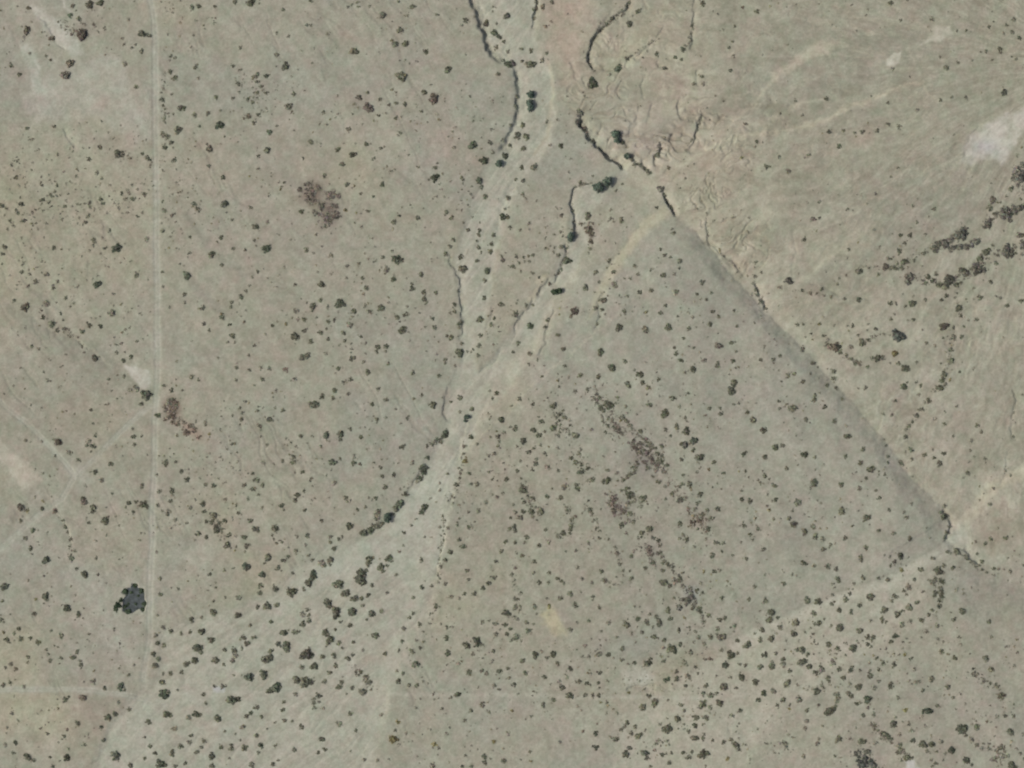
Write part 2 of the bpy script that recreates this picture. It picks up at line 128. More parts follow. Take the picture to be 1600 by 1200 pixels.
(3,2):"150,152,24 290,100,16 290,72,12 68,153,11 65,108,11 353,143,15 235,222,14 413,233,15 495,328,18 490,260,12f 45,395,18 90,385,14f 225,440,18 290,458,11 115,527,13 592,408,14 480,453,13 575,495,16 640,533,19 690,545,9 728,565,11 610,590,12 570,650,14f 285,620,20 455,627,17 38,635,16 45,720,14 183,740,18 330,745,9f 150,790,10 130,838,14 158,875,18 33,845,11f 220,815,9f 457,793,20 615,833,20 690,710,14 755,785,12 895,750,11f 845,800,11f 860,835,14f 225,922,18 278,890,18f 295,955,17 340,970,17f 390,1000,10 340,1032,14 378,1020,9 480,962,15f 688,913,14 780,930,13f 880,963,14 1010,962,9f 610,1022,16 823,1070,18 785,1107,13 578,1090,16 578,1070,9 222,1120,17 285,1135,13f 372,1140,17 425,1155,14f 150,1190,10 830,1160,14y 365,8,14 425,25,12 462,97,12 850,18,18 955,10,12 1080,25,18 1110,5,14 945,65,11f 1005,105,16 980,115,9 963,160,13 932,198,15 905,235,12 880,265,14 860,285,10 860,330,14 1045,215,12f 1105,250,12 1110,172,9 1180,140,11f 1310,260,14 1335,300,12 1270,355,13f 1265,415,9 1158,325,10 895,412,16 860,425,9 980,445,15 1030,410,9 1040,463,12 1100,435,14 1075,495,16 1065,515,9 900,470,12f 720,187,10 795,105,11f 735,385,10 745,455,12 830,490,16 845,505,11 1385,750,13f 1105,760,14f 1100,830,20 1075,805,12 1115,930,14 1100,960,12 1130,890,10 1360,470,12f 1360,998,13 1395,970,14 1300,985,11r 1490,962,15 1310,1060,10 1180,1050,20 1120,1050,12 1240,1080,16f 1340,1110,14 1055,1160,20 1070,1175,18 1100,1135,14 950,1158,16 1030,1090,14f 1155,1150,14 1410,1155,13 1515,1170,14f 1340,1160,12 1250,555,14f 1220,585,9f 1485,540,12f 1535,330,11f 1540,180,9f 1410,650,12f 1590,68,9f 565,25,9f 610,25,12f",
(0,3):"30,65,22 285,128,20 420,203,22G 493,242,17 215,235,15 8,272,15 15,155,12 120,330,14 90,358,12 385,373,15 320,340,11f 45,400,17 130,392,16 190,390,12 243,415,15 290,460,11 300,490,10 315,530,14 175,507,14 455,507,17 482,475,14 505,557,14 70,550,14b 100,580,12b 35,575,11b 20,680,14 65,670,11 150,690,12f 585,660,17f 655,703,13 757,695,22G 780,712,10 805,620,11 837,555,11f 405,775,15 430,755,10 520,760,20b 740,790,13 720,862,16 675,885,18 808,833,14 490,920,16 475,910,9 635,945,14 645,1025,14 525,1052,12 405,1000,12 295,985,13f 430,1080,10 725,1128,26G 815,1185,16 420,1135,20 175,1130,18 210,1150,14 85,1105,12 95,1040,15 35,1055,14f 310,1130,11 330,1190,12 75,860,12f 115,905,9 1000,15,14 1003,115,14 1115,80,10 1350,72,10 1408,132,9 1335,157,10 1335,225,19 1495,135,17 1488,245,18 1195,272,16 1262,258,11 985,245,10f 1020,320,14f 1070,340,15 1135,362,13 1190,350,13 1262,348,18 1320,400,18 975,370,14f 985,420,14 1025,435,14 960,488,16 992,520,15 970,562,19 1245,445,22G 1230,455,16 1255,475,16 1210,450,10 1218,528,19 1165,550,18 1180,545,12 1135,602,13 1068,610,15 1020,610,10 1018,662,18 1025,738,28G 1045,730,16 1110,712,9 1345,525,21 1405,462,14 1400,552,11 1465,462,18 1470,500,18f 1455,530,14f 1545,420,17 1520,385,18 1590,385,14 1510,450,12 1560,632,26G 1565,308,11 1460,620,9 1455,775,26G 1490,768,16 1435,780,18 1270,742,13 1285,795,12 1390,692,14 1340,690,12 1410,688,10 1040,865,22 1060,870,14 930,912,16 1180,885,17 1225,865,20 1245,868,14 1360,890,18 1370,905,12 1090,957,16f 905,1008,10 938,1068,14 970,1108,14 905,1140,12 1128,1065,17 1075,1110,18 1195,998,13 1185,1040,14f 1275,1035,14 1258,1070,11 1230,1102,14 1005,1170,24G 1030,1180,14 985,1190,12 1160,1170,12 1095,1190,14 1380,1070,14 1405,970,11 1325,1130,20 1325,1185,16 1445,1080,16 1445,1055,11 1430,1140,9 1525,1075,17 1545,1065,9 1515,945,16f 1470,990,9 1570,855,15 1540,880,14 1590,825,11 1570,1185,18f 1500,1025,9",
(1,3):"660,20,32 640,10,18 680,40,14 725,57,14 515,52,30 560,110,22 575,95,12 700,118,14 620,142,18 600,142,12 660,140,14 605,220,24G 590,235,14 665,185,13f 450,170,24 460,190,14 440,150,12 500,225,28 520,250,12 590,308,16 530,288,11 725,235,18 715,245,12 695,275,11 785,220,14 820,105,11f 1037,73,17G 983,133,13 1100,62,12f 985,233,12 960,262,12 1090,238,9 1125,190,14 925,330,14f 1025,305,13 225,100,28 245,90,14 210,110,14 330,45,22 300,85,13 355,8,22 120,80,18 30,60,18 25,105,16 10,195,14 70,188,22 130,182,17 325,212,13 330,245,12 330,280,16 290,300,18 290,240,18f 95,288,14 175,355,20 205,340,9 235,350,14 260,350,14 435,355,22 462,400,22 440,435,9 520,420,15 540,450,9 608,415,14 495,335,12 748,372,18 730,372,11 140,427,17 190,445,26 200,425,14 95,470,16 70,520,28 85,505,14 320,490,34 305,490,16 345,495,16 420,505,16 488,497,16 605,490,12 575,515,16 365,565,20 285,573,15 500,562,14 460,605,15 50,617,26G 655,600,14 125,700,32G 95,715,20G 140,690,16G 75,722,12 255,650,22 310,665,28 340,665,16 430,660,15f 515,695,18 535,665,13 600,703,14 665,725,22 685,720,10 705,665,18f 690,635,18f 250,740,14f 390,748,16 360,795,12 395,790,10 365,825,12 420,828,12f 175,790,12 168,838,15 35,880,12 10,820,14f 180,905,14f 225,907,10 590,862,15 625,967,12 285,945,17 120,915,9f 415,1020,18 520,925,16f 505,915,9 120,1060,12 30,1060,17G 5,1000,15 15,1105,11 388,1105,12 430,1085,13 240,1085,14f 105,1180,14 138,1150,10 70,957,9 670,465,11f 810,485,14 975,472,15 1028,450,12 915,408,12 1005,405,10f 893,465,10 1000,552,20 985,560,12 920,608,13 880,593,11f 890,660,17 955,685,14f 1005,685,15 1045,660,9f 785,868,12f 860,1020,24y 850,1035,14y 890,910,14y 940,985,12f 1000,825,10f 1265,740,16 1245,745,11 1218,758,11 1383,407,20G 1365,440,10 1190,390,15 1200,482,18 1320,435,18 1305,425,11 1485,470,13 1355,490,11f 1265,548,13f 1330,600,17 1440,610,13f 1520,595,16 1575,578,12 1490,688,14f 1415,805,17f 1345,845,14 1305,902,12 1115,1052,15y 1145,1075,11 1430,1125,17G 1430,1165,14 1465,1145,9f 1550,1155,18 1105,1185,18f 675,1150,14f 760,1150,12f 830,1145,9f 1490,1035,14y 1290,1190,12 1350,1190,14 1500,365,14 1570,362,14 1565,230,20 1560,305,15 1495,300,13 1415,290,14f 1455,280,9 1590,330,12 1455,45,15 1420,75,14 1365,112,16 1305,112,12 1270,140,11f 1220,130,14f 1485,10,14 1330,20,12 1185,50,12f 1120,180,9 1270,205,9f 1155,300,9f 1230,320,9f 1595,405,10",
(2,3):"285,15,14 310,30,12 325,45,10 230,40,11 172,42,13 585,28,15 440,15,11f 500,40,12f 745,12,14 365,110,17 305,138,16 505,127,12 505,150,8 145,190,16 20,195,15 398,182,18 545,198,12 430,100,9f 610,70,9f 155,235,9 90,290,14 135,300,9 102,342,16 30,378,18 10,395,12 60,405,9 235,190,14y 220,140,9 365,335,14f 605,290,15f 480,278,12 410,288,10 560,345,8 720,305,17 708,290,10 750,350,9 812,352,13 788,265,16 915,270,16 925,300,18 900,250,12 860,240,12 840,285,14 850,300,10 880,315,10 975,213,17 990,265,16 1042,335,14 1045,195,18s 1100,150,18s 1120,130,18s 1065,145,12s 1090,170,14s 1130,200,14 1170,205,18 1180,225,13 1190,255,10 1200,285,12 1155,90,15 1190,105,11 1115,75,14f 1120,100,12s 950,40,20 985,60,14 930,35,11 1020,30,20f 1050,20,16 1180,45,12f 1310,138,13 1512,65,12 1480,145,13 1580,155,18 1230,245,14 1330,260,13 1300,272,14 1285,330,14 1310,380,26f 1280,360,10 1325,370,12 1240,378,16 1165,382,14 1145,345,11 1200,420,13 1390,310,14 1365,320,9 1385,345,9 1407,400,14 1470,430,20 1480,415,10 1550,398,15 1560,335,15 1515,355,9 1595,272,10 1308,462,13 1370,492,24 1355,475,11 1410,480,11 1580,488,18 1328,555,18 1345,555,11 1422,550,12 1458,555,12f 1550,565,17 1520,660,16 1525,675,9 1435,630,18 1440,645,11 1365,632,11 1425,605,9f 952,400,14 885,378,16 912,385,9 945,445,13f 1000,455,24 985,435,12 1015,470,14 1050,425,14 1115,472,15f 950,530,13 1080,540,14 1070,525,9 1030,595,13 1030,640,16 968,647,18G 1145,570,13 1100,625,16f 1115,645,9 1085,685,12 1240,520,16r 1205,520,12r 1190,485,9f 1212,685,15 1325,693,22 1315,690,14 1400,697,12f 1198,730,14 1245,745,17 1280,733,12 1575,730,18G 1542,773,15 1190,805,20 1205,785,12 1175,820,12 1300,792,18 1305,810,9 1240,820,13 1425,840,15 1410,850,9f 1375,870,14f 1150,885,18 1210,882,17 1145,935,16 1105,970,14 1140,1012,18 1160,1015,11 1195,1015,14 1200,990,10 1255,1030,12 1323,1038,13 1370,1022,13 1400,1055,18 1410,1075,14 1380,1045,9 1195,1115,24 1220,1108,16 1175,1125,14 1125,1097,11 1105,1135,15 1075,1105,13 1000,1108,11 965,1108,9 938,1118,14 985,1168,13 1350,1140,14y 1210,1190,9 1035,895,18 1040,890,11 1055,803,14 1075,840,12f 925,925,12f 970,890,10f 970,957,26 985,955,16 950,960,14 1040,955,9 900,780,14 890,798,18 855,748,14 818,818,17 825,835,9 975,775,10f 722,918,14 770,942,14 683,960,13 745,985,13 790,1000,19 810,990,11 835,965,10f 915,1030,16f 900,1050,11 650,1020,18f 620,1010,12f 735,1075,14 712,1115,18 715,1100,11 835,1110,20 845,1140,16 830,1100,11 870,1190,12 525,985,16G 525,1072,16 460,745,14 543,748,13 545,700,10 540,670,12 550,605,14 490,610,12f 365,582,15 345,630,11f 425,660,14 400,660,9 470,672,13 315,695,18 360,745,20 375,755,12 260,773,14 195,805,14 410,815,11f 205,630,14 82,607,15 12,680,14 300,660,12f 145,490,17 145,510,11 258,488,19 218,512,11 68,530,16 285,548,13 440,500,9 480,505,13f 540,487,17 605,490,15 690,452,14 655,380,12f 460,435,12f 685,522,14 765,540,12 850,545,20 830,540,12f 865,515,12 135,720,9f 555,790,9y 600,810,9y 445,970,12r 300,1040,12f 1420,920,9f 1490,1145,9f 1595,1045,9",
(3,3):"95,45,15 437,22,18 535,45,11f 592,12,16 685,10,12 747,20,15 910,20,12 875,65,20f 850,90,12 862,115,11 640,130,19 622,128,11 508,105,13 483,140,16 402,115,11 243,150,20 312,157,18 300,150,10 395,172,12 570,180,14 785,125,15 770,150,12 805,130,10 930,165,14 940,158,9 880,195,20 1025,35,18 1040,10,12 1077,35,18 1040,105,16 1035,125,12 1075,100,18 1080,125,14 1065,150,12 1062,185,14 1172,88,13f 1020,210,12 1000,240,12 440,210,16 515,222,14 285,232,16 280,215,8 348,265,9 20,225,20 10,272,18 172,290,20 320,290,18 290,297,12 62,258,11 75,318,15 162,360,18 150,350,11 55,360,8 20,388,19 390,310,11f 448,322,22 430,315,11 568,340,16 585,335,9 638,278,12f 725,210,17 740,205,10 705,225,9 805,235,17 800,250,10 825,222,11 710,272,17 735,282,10 885,278,12f 955,272,15 833,303,16 1053,307,15 1155,270,14 1210,217,19 1200,205,9 1165,260,9 1375,285,14 985,340,11f 1060,390,10f 795,370,17G 770,407,14 860,390,10f 620,380,16 655,382,16 620,425,13 375,425,18 385,465,9 435,452,15 487,420,9 530,447,21 515,455,11 482,490,9 210,460,20 180,460,14 220,455,11 48,480,12 105,460,9f 248,490,14 212,535,22 195,545,12 230,525,12 258,562,17 92,518,14 95,545,16f 22,563,18 25,570,11 135,590,12 405,545,18f 400,525,11f 443,580,15 515,585,16 515,565,9 570,585,12f 335,580,20f 300,605,17 325,590,10 635,622,18 472,637,16 375,635,16 380,655,11 335,677,13 120,670,17 130,655,11 105,685,11 30,715,17f 565,690,17 555,700,9 660,695,14f 510,670,12f 305,718,19 430,740,16 430,775,16 445,755,11 500,730,16 518,748,14 620,765,22G 620,780,14 550,797,14 195,772,17 95,770,14 85,780,9 60,808,12 135,805,10f 242,837,14 315,805,11f 390,840,24 370,855,16 405,825,14 420,810,10 592,865,14 658,862,14 690,655,11 690,580,12 675,510,12 715,540,15 785,550,17 800,520,9f 890,515,12 850,488,12y 920,660,14f 765,668,14 765,690,15 910,580,12f 1018,640,16 1015,655,11 962,713,14 1122,690,17 1082,470,18 1163,508,16 1200,425,9f 1390,580,16 1390,590,10 1355,515,17 1360,500,9 1390,380,13f 1485,440,11f 1535,555,11f 1285,607,15f 1340,655,12f 1425,690,14f 1455,740,18 1460,755,10 1155,757,12 810,757,12 1055,807,13 855,835,15y 993,840,25G 960,875,12f 780,920,20 785,935,11 840,910,9f 665,930,11 685,960,11 710,975,12 730,985,16 750,1000,16 770,1015,11 895,965,16f 875,920,12f 980,935,11f 820,990,13f 905,1025,15 820,1055,18 825,1080,16 810,1100,14 870,1125,14 860,1135,18 890,1135,14 830,1145,11 965,1050,22 955,1050,12 1020,1050,19 990,1090,12f 1050,1095,11 1045,1165,13 1015,1145,14f 1080,1030,15f 1145,1085,22G 1150,1095,12 1208,950,32G 1215,965,16 1230,990,12 1300,940,17 1300,955,9 1505,968,20 1520,975,11 1480,870,13 1530,872,13 1425,875,12f 1268,1020,17f 1300,1055,15f 1330,1075,14f 1375,1075,12f 1455,1065,20f 1450,1120,22f 1490,1120,16f 1410,1140,20f 1235,1145,17G 1240,1160,11 1270,1175,12 1520,1185,26 1570,1105,12f 1590,985,12f 1600,1140,14 440,1015,18 430,1020,11 585,1030,20 595,1035,11 545,1110,14s 620,1095,18s 600,1140,22S 580,1160,20S 640,1165,20S 600,1175,22S 660,1185,18S 570,1185,14S 670,1040,14f 340,935,10f 240,905,14bf 230,950,14bf 315,1015,12f 110,1050,18f 125,990,10f 220,1125,14f 305,1045,14bf",
}
# ---------------------------------------------------------------- layout of the ground (photo pixels)
WASH_POLY = [(742,-60),(745,10),(760,60),(792,104),(809,140),(807,190),(785,228),(757,262),(738,320),(716,378),(709,415),(718,448),(720,560),(706,600),(698,660),(684,700),(662,735),(640,775),(612,805),(570,835),(505,862),(455,895),(430,925),(370,950),(300,968),(252,985),(243,1060),(200,1100),(165,1150),(120,1260),
             (575,1260),(592,1150),(605,1095),(618,1060),(640,1010),(668,955),(686,905),(690,860),(700,800),(716,745),(738,680),(757,645),(800,600),(830,560),(848,520),(862,480),(900,430),(917,380),(922,345),(950,300),(985,275),(975,262),(950,272),(915,285),(896,296),(892,330),(893,372),(880,398),(868,425),(845,455),(818,490),(800,520),(775,555),(748,585),(742,560),(752,520),(765,470),(775,400),(790,345),(805,292),(845,250),(864,212),(866,170),(860,110),(848,95),(838,50),(836,0),(840,-60)]
FAN_POLY = [(1600,880),(1530,855),(1500,838),(1440,874),(1385,905),(1310,930),(1228,962),(1155,1000),(1110,1030),(1060,1060),(1010,1100),(960,1140),(930,1260),(1130,1260),(1200,1130),(1290,1060),(1370,1000),(1420,950),(1450,900),(1500,872)]
RIDGE = [(1040,318),(1062,342),(1095,375),(1130,420),(1165,460),(1195,490),(1222,515),(1262,560),(1300,598),(1340,640),(1375,680),(1400,715),(1430,752),(1455,780),(1478,812),(1486,832),(1500,852),(1540,888),(1600,925),(1700,985)]
MESA = [(1040,330),(1130,425),(1222,520),(1300,600),(1400,718),(1484,834),(1400,895),(1220,960),(1130,1010),(1000,1000),(900,760),(850,620),(830,580),(900,450),(980,380)]
NE = [(1035,285),(1060,335),(1130,415),(1222,512),(1300,596),(1400,712),(1484,826),(1560,870),(1720,920),(1720,-80),(860,-80),(862,90),(880,160),(910,190),(975,262)]
wash = poly(WASH_POLY, 4.0); fan = poly(FAN_POLY, 10.0, 2.0)
mesa = poly(MESA, 20.0, 2.0); ne = poly(NE, 8.0)
lowwash = wash * sm(840, 960, V)                    # broad, brush-covered lower wash
R = {}
ROADS = [([(232,-60),(234,0),(240,24),(243,60),(243,200),(245,350),(246,500),(246,600),(241,660),(242,740),(238,780),(236,900),(233,1000),(224,1060)], 5.2),
         ([(-60,585),(0,628),(50,668),(100,722),(118,744)], 4.2),
         ([(234,634),(192,672),(152,712),(118,746)], 4.2),
         ([(116,744),(95,780),(60,806),(30,832),(0,858),(-60,905)], 4.4),
         ([(-60,1077),(0,1078),(60,1077),(150,1079),(200,1086),(235,1096)], 4.6)]
road = np.zeros(len(U), np.float32)
for p, w in ROADS: road = np.maximum(road, line(p, w, 2.0, 0.35))
road_s = np.zeros(len(U), np.float32)
for p, w in ROADS: road_s = np.maximum(road_s, line(p, w + 3, 6.0, 0.6))
ruts = np.zeros(len(U), np.float32)
for p, w in ROADS:
    q = np.array(p, float); d = np.gradient(q, axis=0); n = np.stack([-d[:, 1], d[:, 0]], 1); n /= np.linalg.norm(n, axis=1)[:, None]
    for sg in (-1, 1): ruts = np.maximum(ruts, line(q + n * sg * 2.6, 0.7, 1.0, 0.3))
PANS = [([(1640,150),(1600,168),(1562,182),(1530,198),(1520,205),(1505,232),(1498,258),(1510,263),(1528,256),(1546,245),(1557,250),(1566,258),(1580,240),(1600,205),(1640,190)], 5, (184,180,166), .80),
        ([(1435,74),(1448,60),(1458,42),(1485,40),(1488,52),(1472,62),(1452,66)], 3, (180,175,158), .75),
        ([(1388,92),(1393,84),(1408,83),(1405,98),(1395,104),(1388,100)], 2.5, (184,181,164), .9),
        ([(1203,122),(1230,98),(1262,78),(1275,64),(1300,66),(1312,70),(1295,86),(1262,94),(1228,112),(1208,126)], 4, (176,169,150), .7),
        ([(1350,50),(1365,46),(1372,54),(1355,58)], 2.5, (178,172,152), .7),
        ([(50,4),(66,10),(88,30),(112,55),(130,84),(116,90),(92,72),(68,44),(46,8)], 5, (178,175,161), .85),
        ([(92,-10),(102,8),(110,18),(104,20),(95,4)], 3, (182,178,164), .7),
        ([(28,70),(48,72),(55,100),(58,128),(66,140),(52,146),(44,130),(38,100)], 5, (175,175,160), .8),
        ([(194,566),(212,566),(228,578),(236,592),(232,608),(216,604),(203,586)], 3, (182,178,164), .85),
        ([(-10,682),(4,688),(18,706),(38,716),(52,730),(62,748),(52,758),(34,764),(16,744),(4,724),(-10,706)], 4, (180,173,156), .75),
        ([(284,868),(300,858),(318,850),(338,862),(330,880),(300,884)], 8, (172,169,152), .6),
        ([(968,1048),(990,1036),(1012,1042),(1022,1060),(1006,1076),(978,1074)], 9, (173,171,155), .85),
        ([(844,960),(858,950),(876,972),(888,990),(866,992),(850,980)], 5, (174,168,140), .7),
        ([(330,1074),(346,1074),(346,1082),(332,1082)], 2, (178,176,172), .9),
        ([(1412,1178),(1428,1184),(1440,1200),(1420,1206)], 3, (180,176,170), .7),
        ([(110,745),(122,728),(130,742),(150,752),(128,768),(112,764)], 6, (168,167,152), .6),
        ([(52,762),(66,770),(72,790),(56,786)], 5, (172,168,152), .6),
        ([(872,-20),(925,-20),(930,20),(912,60),(912,120),(884,130),(862,70),(852,20)], 14, (168,155,138), .65)]
pan = np.zeros(len(U), np.float32)
pan_m = [poly(p, s * 1.1, 1.5) for p, s, c, a in PANS]
for m in pan_m[:13]: pan = np.maximum(pan, m)
POOL = [(207.5,912),(215,912),(216,918.5),(225,920),(226,937),(228.6,942),(225.6,952.5),(224.4,956),(220,951),(215,952.5),(207.5,957.5),(200,958),(192.5,955),(193,944),(194,936),(199,930),(191,926),(195,920),(206,918)]
pool = poly(POOL, 1.2, 0.15)
pool_rim = poly(POOL, 7.0, 0.5) * (1 - pool)

# ---------------------------------------------------------------- heights (metres)
H = 0.7 * fbm(U / 210, V / 210, 11, 3) + 0.16 * fbm(U / 34, V / 34, 12, 3) + 0.05 * fbm(U / 7, V / 7, 13, 2)
H = H - 0.45 * poly(WASH_POLY, 8.0) - 0.3 * fan - 0.12 * road - 0.08 * ruts
# the long bank down which the flat drops to the north-east
sel, sd_, t_ = signed(RIDGE, 700, 1.0)
start = sm(0.0, 0.12, t_) * (0.85 + 0.25 * fbm(U[sel] / 60, V[sel] / 60, 22, 2))
tip = 1 - (sm(0.72, 0.78, t_) * 0.9 - sm(0.82, .88, t_) * .35) * np.exp(-np.maximum(sd_, 0) / 45)
endf = start * tip
prof = np.where(sd_ > 0, (1.2 * sm(-2, 26 + 16 * (t_ - .4), sd_) + 1.7 * (1 - np.exp(-np.maximum(sd_ + 1, 0) / 30))) * (1 - sm(60, 690, sd_)), -0.4 * np.exp(sd_ / 5.0) * (1 - np.exp(sd_ / 2)))
dH = np.zeros(len(U), np.float32); dH[sel] = prof * endf; H = H + dH
# cut banks: (points with the low side on the right hand, drop at each point, how far the low ground reaches)
CUTS = [
 ([(732,-20),(738,6),(748,38),(757,68),(770,90),(786,104)], -2.4, 14), ([(800,96),(806,118),(809,145),(808,172),(803,195),(790,222),(772,240)], -1.8, 10),
 ([(842,-20),(838,4),(834,25),(831,46)], -1.6, 6),
 ([(986,-8),(975,12),(958,28),(944,42),(934,52),(924,64),(918,80),(918,94),(924,104),(931,116)], -1.9, 8),
 ([(1080,-20),(1081,20),(1083,45)], -0.7, 6), ([(906,172),(902,195),(912,205),(926,220),(938,236),(950,246),(960,252),(970,262),(978,268)], -3.2, 12),
 ([(980,246),(990,254),(1002,262),(1014,270)], -1.3, 6), ([(1030,220),(1028,240)], -1.4, 5), ([(1018,240),(1023,257)], -1.4, 5),
 ([(1063,155),(1060,170),(1064,184),(1070,190)], -0.9, 6), ([(1098,175),(1092,195),(1086,212),(1080,226),(1070,236)], -1.2, 6), ([(1051,204),(1047,213),(1042,222)], -1.0, 5),
 ([(1034,290),(1038,303),(1044,318),(1052,328),(1058,340)], -1.9, 7),
 ([(1106,338),(1103,352),(1104,366),(1110,382),(1122,394),(1136,406),(1147,414),(1155,430),(1162,440)], -0.8, 6),
 ([(1176,440),(1184,458),(1192,474),(1199,488)], -1.3, 6),
 ([(697,392),(700,410),(708,424),(717,436),(719,455),(720,480),(720,510),(718,540)], -0.8, 5),
 ([(905,287),(896,294),(892,306),(892,320),(896,334),(899,350),(898,366),(892,376)], -1.5, 6),
 ([(888,378),(884,396),(878,412),(872,430),(862,446)], -.9, 5), ([(1010,120),(1002,140),(1004,158)], -.5, 4), ([(862,434),(854,444),(846,450),(837,460)], -1.0, 5), ([(828,462),(826,476),(816,492),(806,508),(802,524)], -0.7, 5),
 ([(1470,795),(1480,812),(1488,822),(1482,836),(1473,846)], -1.2, 6), ([(1478,862),(1500,862),(1516,872),(1532,882)], -1.0, 6),
 ([(714,770),(709,786),(706,802)], 0.7, 5), ([(696,830),(693,848),(691,868),(690,884),(686,905)], 0.8, 5),
 ([(1004,345),(960,398),(940,430)], -0.2, 10), ([(930,92),(944,110),(968,106),(990,92),(1010,74),(1030,52)], -0.5, 5),
 ([(1020,94),(1032,102),(1044,108)], -0.7, 5), ([(996,162),(997,180),(988,200),(986,214)], -0.5, 5),
 ([(1300,450),(1240,440),(1300,462),(1330,470)], -0.1, 5),
 ([(0,470),(40,484),(70,504),(90,518),(120,528),(150,556),(200,586)], 0.35, 12), ([(1580,600),(1582,640),(1580,668),(1586,690)], -0.6, 5), ([(1577,700),(1572,730),(1562,760)], -0.4, 5),
 ([(82,798),(96,812),(104,830),(112,852)], 0.5, 5), ([(56,20),(72,38),(84,66),(100,80)], -0.4, 5), ([(98,200),(108,216),(118,236)], -0.5, 4),
 ([(1530,190),(1512,218),(1500,250)], -0.3, 6), ([(735,648),(722,690),(716,735)], 0.4, 5), ([(976,1078),(984,1077),(1000,1075),(1016,1073),(1024,1072)], 1.5, 4), ([(1042,36),(1020,66),(1002,78),(985,88),(978,100),(974,108)], -.8, 4), ([(960,18),(946,34),(936,46),(930,60)], -.9, 4), ([(1083,45),(1082,62),(1074,74)], -.9, 5),
 ([(1090,108),(1088,125),(1094,140)], -.7, 4), ([(1124,225),(1130,238),(1138,248)], -.6, 4), ([(890,98),(896,112),(904,124)], -.5, 4), ([(910,120),(914,132),(920,136)], -.6, 4), ([(980,170),(996,186),(990,206)], -.5, 4), ([(1020,165),(1014,180),(1006,192)], -.5, 4),
 ([(1060,100),(1040,106)], -.4, 4), ([(1000,250),(1008,262),(1016,268)], -1., 4), ([(962,200),(972,216),(980,228)], -.9, 4), ([(1292,205),(1318,208),(1345,204),(1372,200),(1404,198)], -.45, 4), ([(1155,196),(1190,204),(1220,208),(1252,212)], -.4, 4), ([(1244,158),(1222,172),(1190,182)], -.4, 4),
 ([(1237,350),(1243,380),(1240,410),(1236,440)], -.25, 4), ([(1252,438),(1290,455),(1330,465),(1380,472)], -.4, 5), ([(1440,330),(1470,400)], -.1, 4), ([(868,478),(858,505),(850,540),(842,560)], -.7, 4), ([(940,450),(932,475),(934,500),(925,520)], -.7, 4),
 ([(780,360),(786,330),(795,305),(812,285)], -.5, 5), ([(770,475),(764,500),(752,520)], -.5, 5), ([(700,600),(696,640),(698,664)], -.7, 6), ([(660,730),(648,752),(638,768)], -.6, 6), ([(745,590),(770,572),(790,545)], -.5, 5), ([(1130,1135),(1140,1150)], -.2, 4)]
WIDE = {0: 4.5, 1: 3.5, 5: 2.2}
for ci, (pts, drop, reach) in enumerate(CUTS):
    wd_ = WIDE.get(ci, 1.5)
    sel, s_, t_ = signed(pts, reach * 4 + 10, 1.25)
    lowside = -s_ if drop < 0 else s_            # the low ground lies on the left hand (east or north-east) where drop < 0
    d = abs(drop)
    ends = sm(0, 0.12, t_) * (1 - sm(0.88, 1.0, t_)) * np.clip(0.95 + 0.8 * fbm(U[sel] / 13, V[sel] / 13, 21, 3), .35, 1.6)
    q = np.where(lowside > -wd_, -d * sm(-wd_, wd_, lowside) * np.exp(-np.maximum(lowside, 0) / reach), 0)
    H[sel] += q * ends
H = H - 1.3 * pool + 0.35 * pool_rim
th = np.arctan2(V - 90, U - 1690); rr = np.hypot(V - 90, U - 1690)
flow = fbm(th * 22 + 2.2 * fbm(U / 90, V / 90, 5, 2), rr / 80, 31, 4, 0.6)
flow2 = fbm(th * 50 + 3.2 * fbm(U / 70, V / 70, 6, 3), rr / 42 + 1.2 * fbm(U / 50, V / 50, 8, 2), 32, 4, 0.65)
H = H + ne * (0.16 * flow + 0.10 * flow2)
def along(ang, across, length, seed, o=3):
    c, s = math.cos(math.radians(ang)), math.sin(math.radians(ang))
    return fbm((-U * s + V * c) / across + 0.8 * fbm(U / 70, V / 70, seed + 2, 2), (U * c + V * s) / length, seed, o, 0.6)
swale = along(58, 13, 110, 41); swale2 = along(66, 10, 90, 44); braid = along(122, 7, 80, 47); braid2 = along(150, 8, 90, 50)

def rill(a, b, seed, w, o=3):
    return sm(1 - w, 1 - w * .3, 1 - np.abs(fbm(a, b, seed, o, .55)))
wp = 2.2 * fbm(U / 55, V / 55, 101, 3, .6)
rills = ne * np.maximum(rill(th * 17 + wp * .55, rr / 210 + wp * .4, 102, .07), .8 * rill(th * 34 + wp, rr / 110 + wp * .6, 103, .10)) * sm(-.35, .3, fbm(U / 80, V / 80, 104, 2))
rillp = ne * np.maximum(rill(th * 20 + wp * .7, rr / 170 + wp * .5, 105, .10), .8 * rill(th * 48 + wp, rr / 90 + wp * .6, 106, .12)) * sm(-.3, .4, fbm(U / 90, V / 90, 107, 2))
near_apex = np.exp(-((U - 1070) / 190) ** 2 - ((V - 190) / 150) ** 2) + .5 * np.exp(-((U - 1140) / 70) ** 2 - ((V - 370) / 60) ** 2)
H = H - 0.55 * rills * (.16 + 1.1 * near_apex) - 0.12 * rillp * (.3 + near_apex)
def rill_along(ang, across, length, seed, w):
    c, s = math.cos(math.radians(ang)), math.sin(math.radians(ang))
    return rill((-U * s + V * c) / across + .6 * fbm(U / 60, V / 60, seed + 2, 3), (U * c + V * s) / length, seed, w)
clear = 1 - np.clip(blob(140, 150, 110, 80, 0, 2) + blob(200, 1000, 90, 120, 0, 2), 0, 1)
wr = clear * rill_along(57, 26, 220, 111, .07) * sm(-.2, .5, fbm(U / 90, V / 90, 112, 2)) * (1 - ne) * (1 - mesa) * (1 - wash) * sm(760, 640, U)
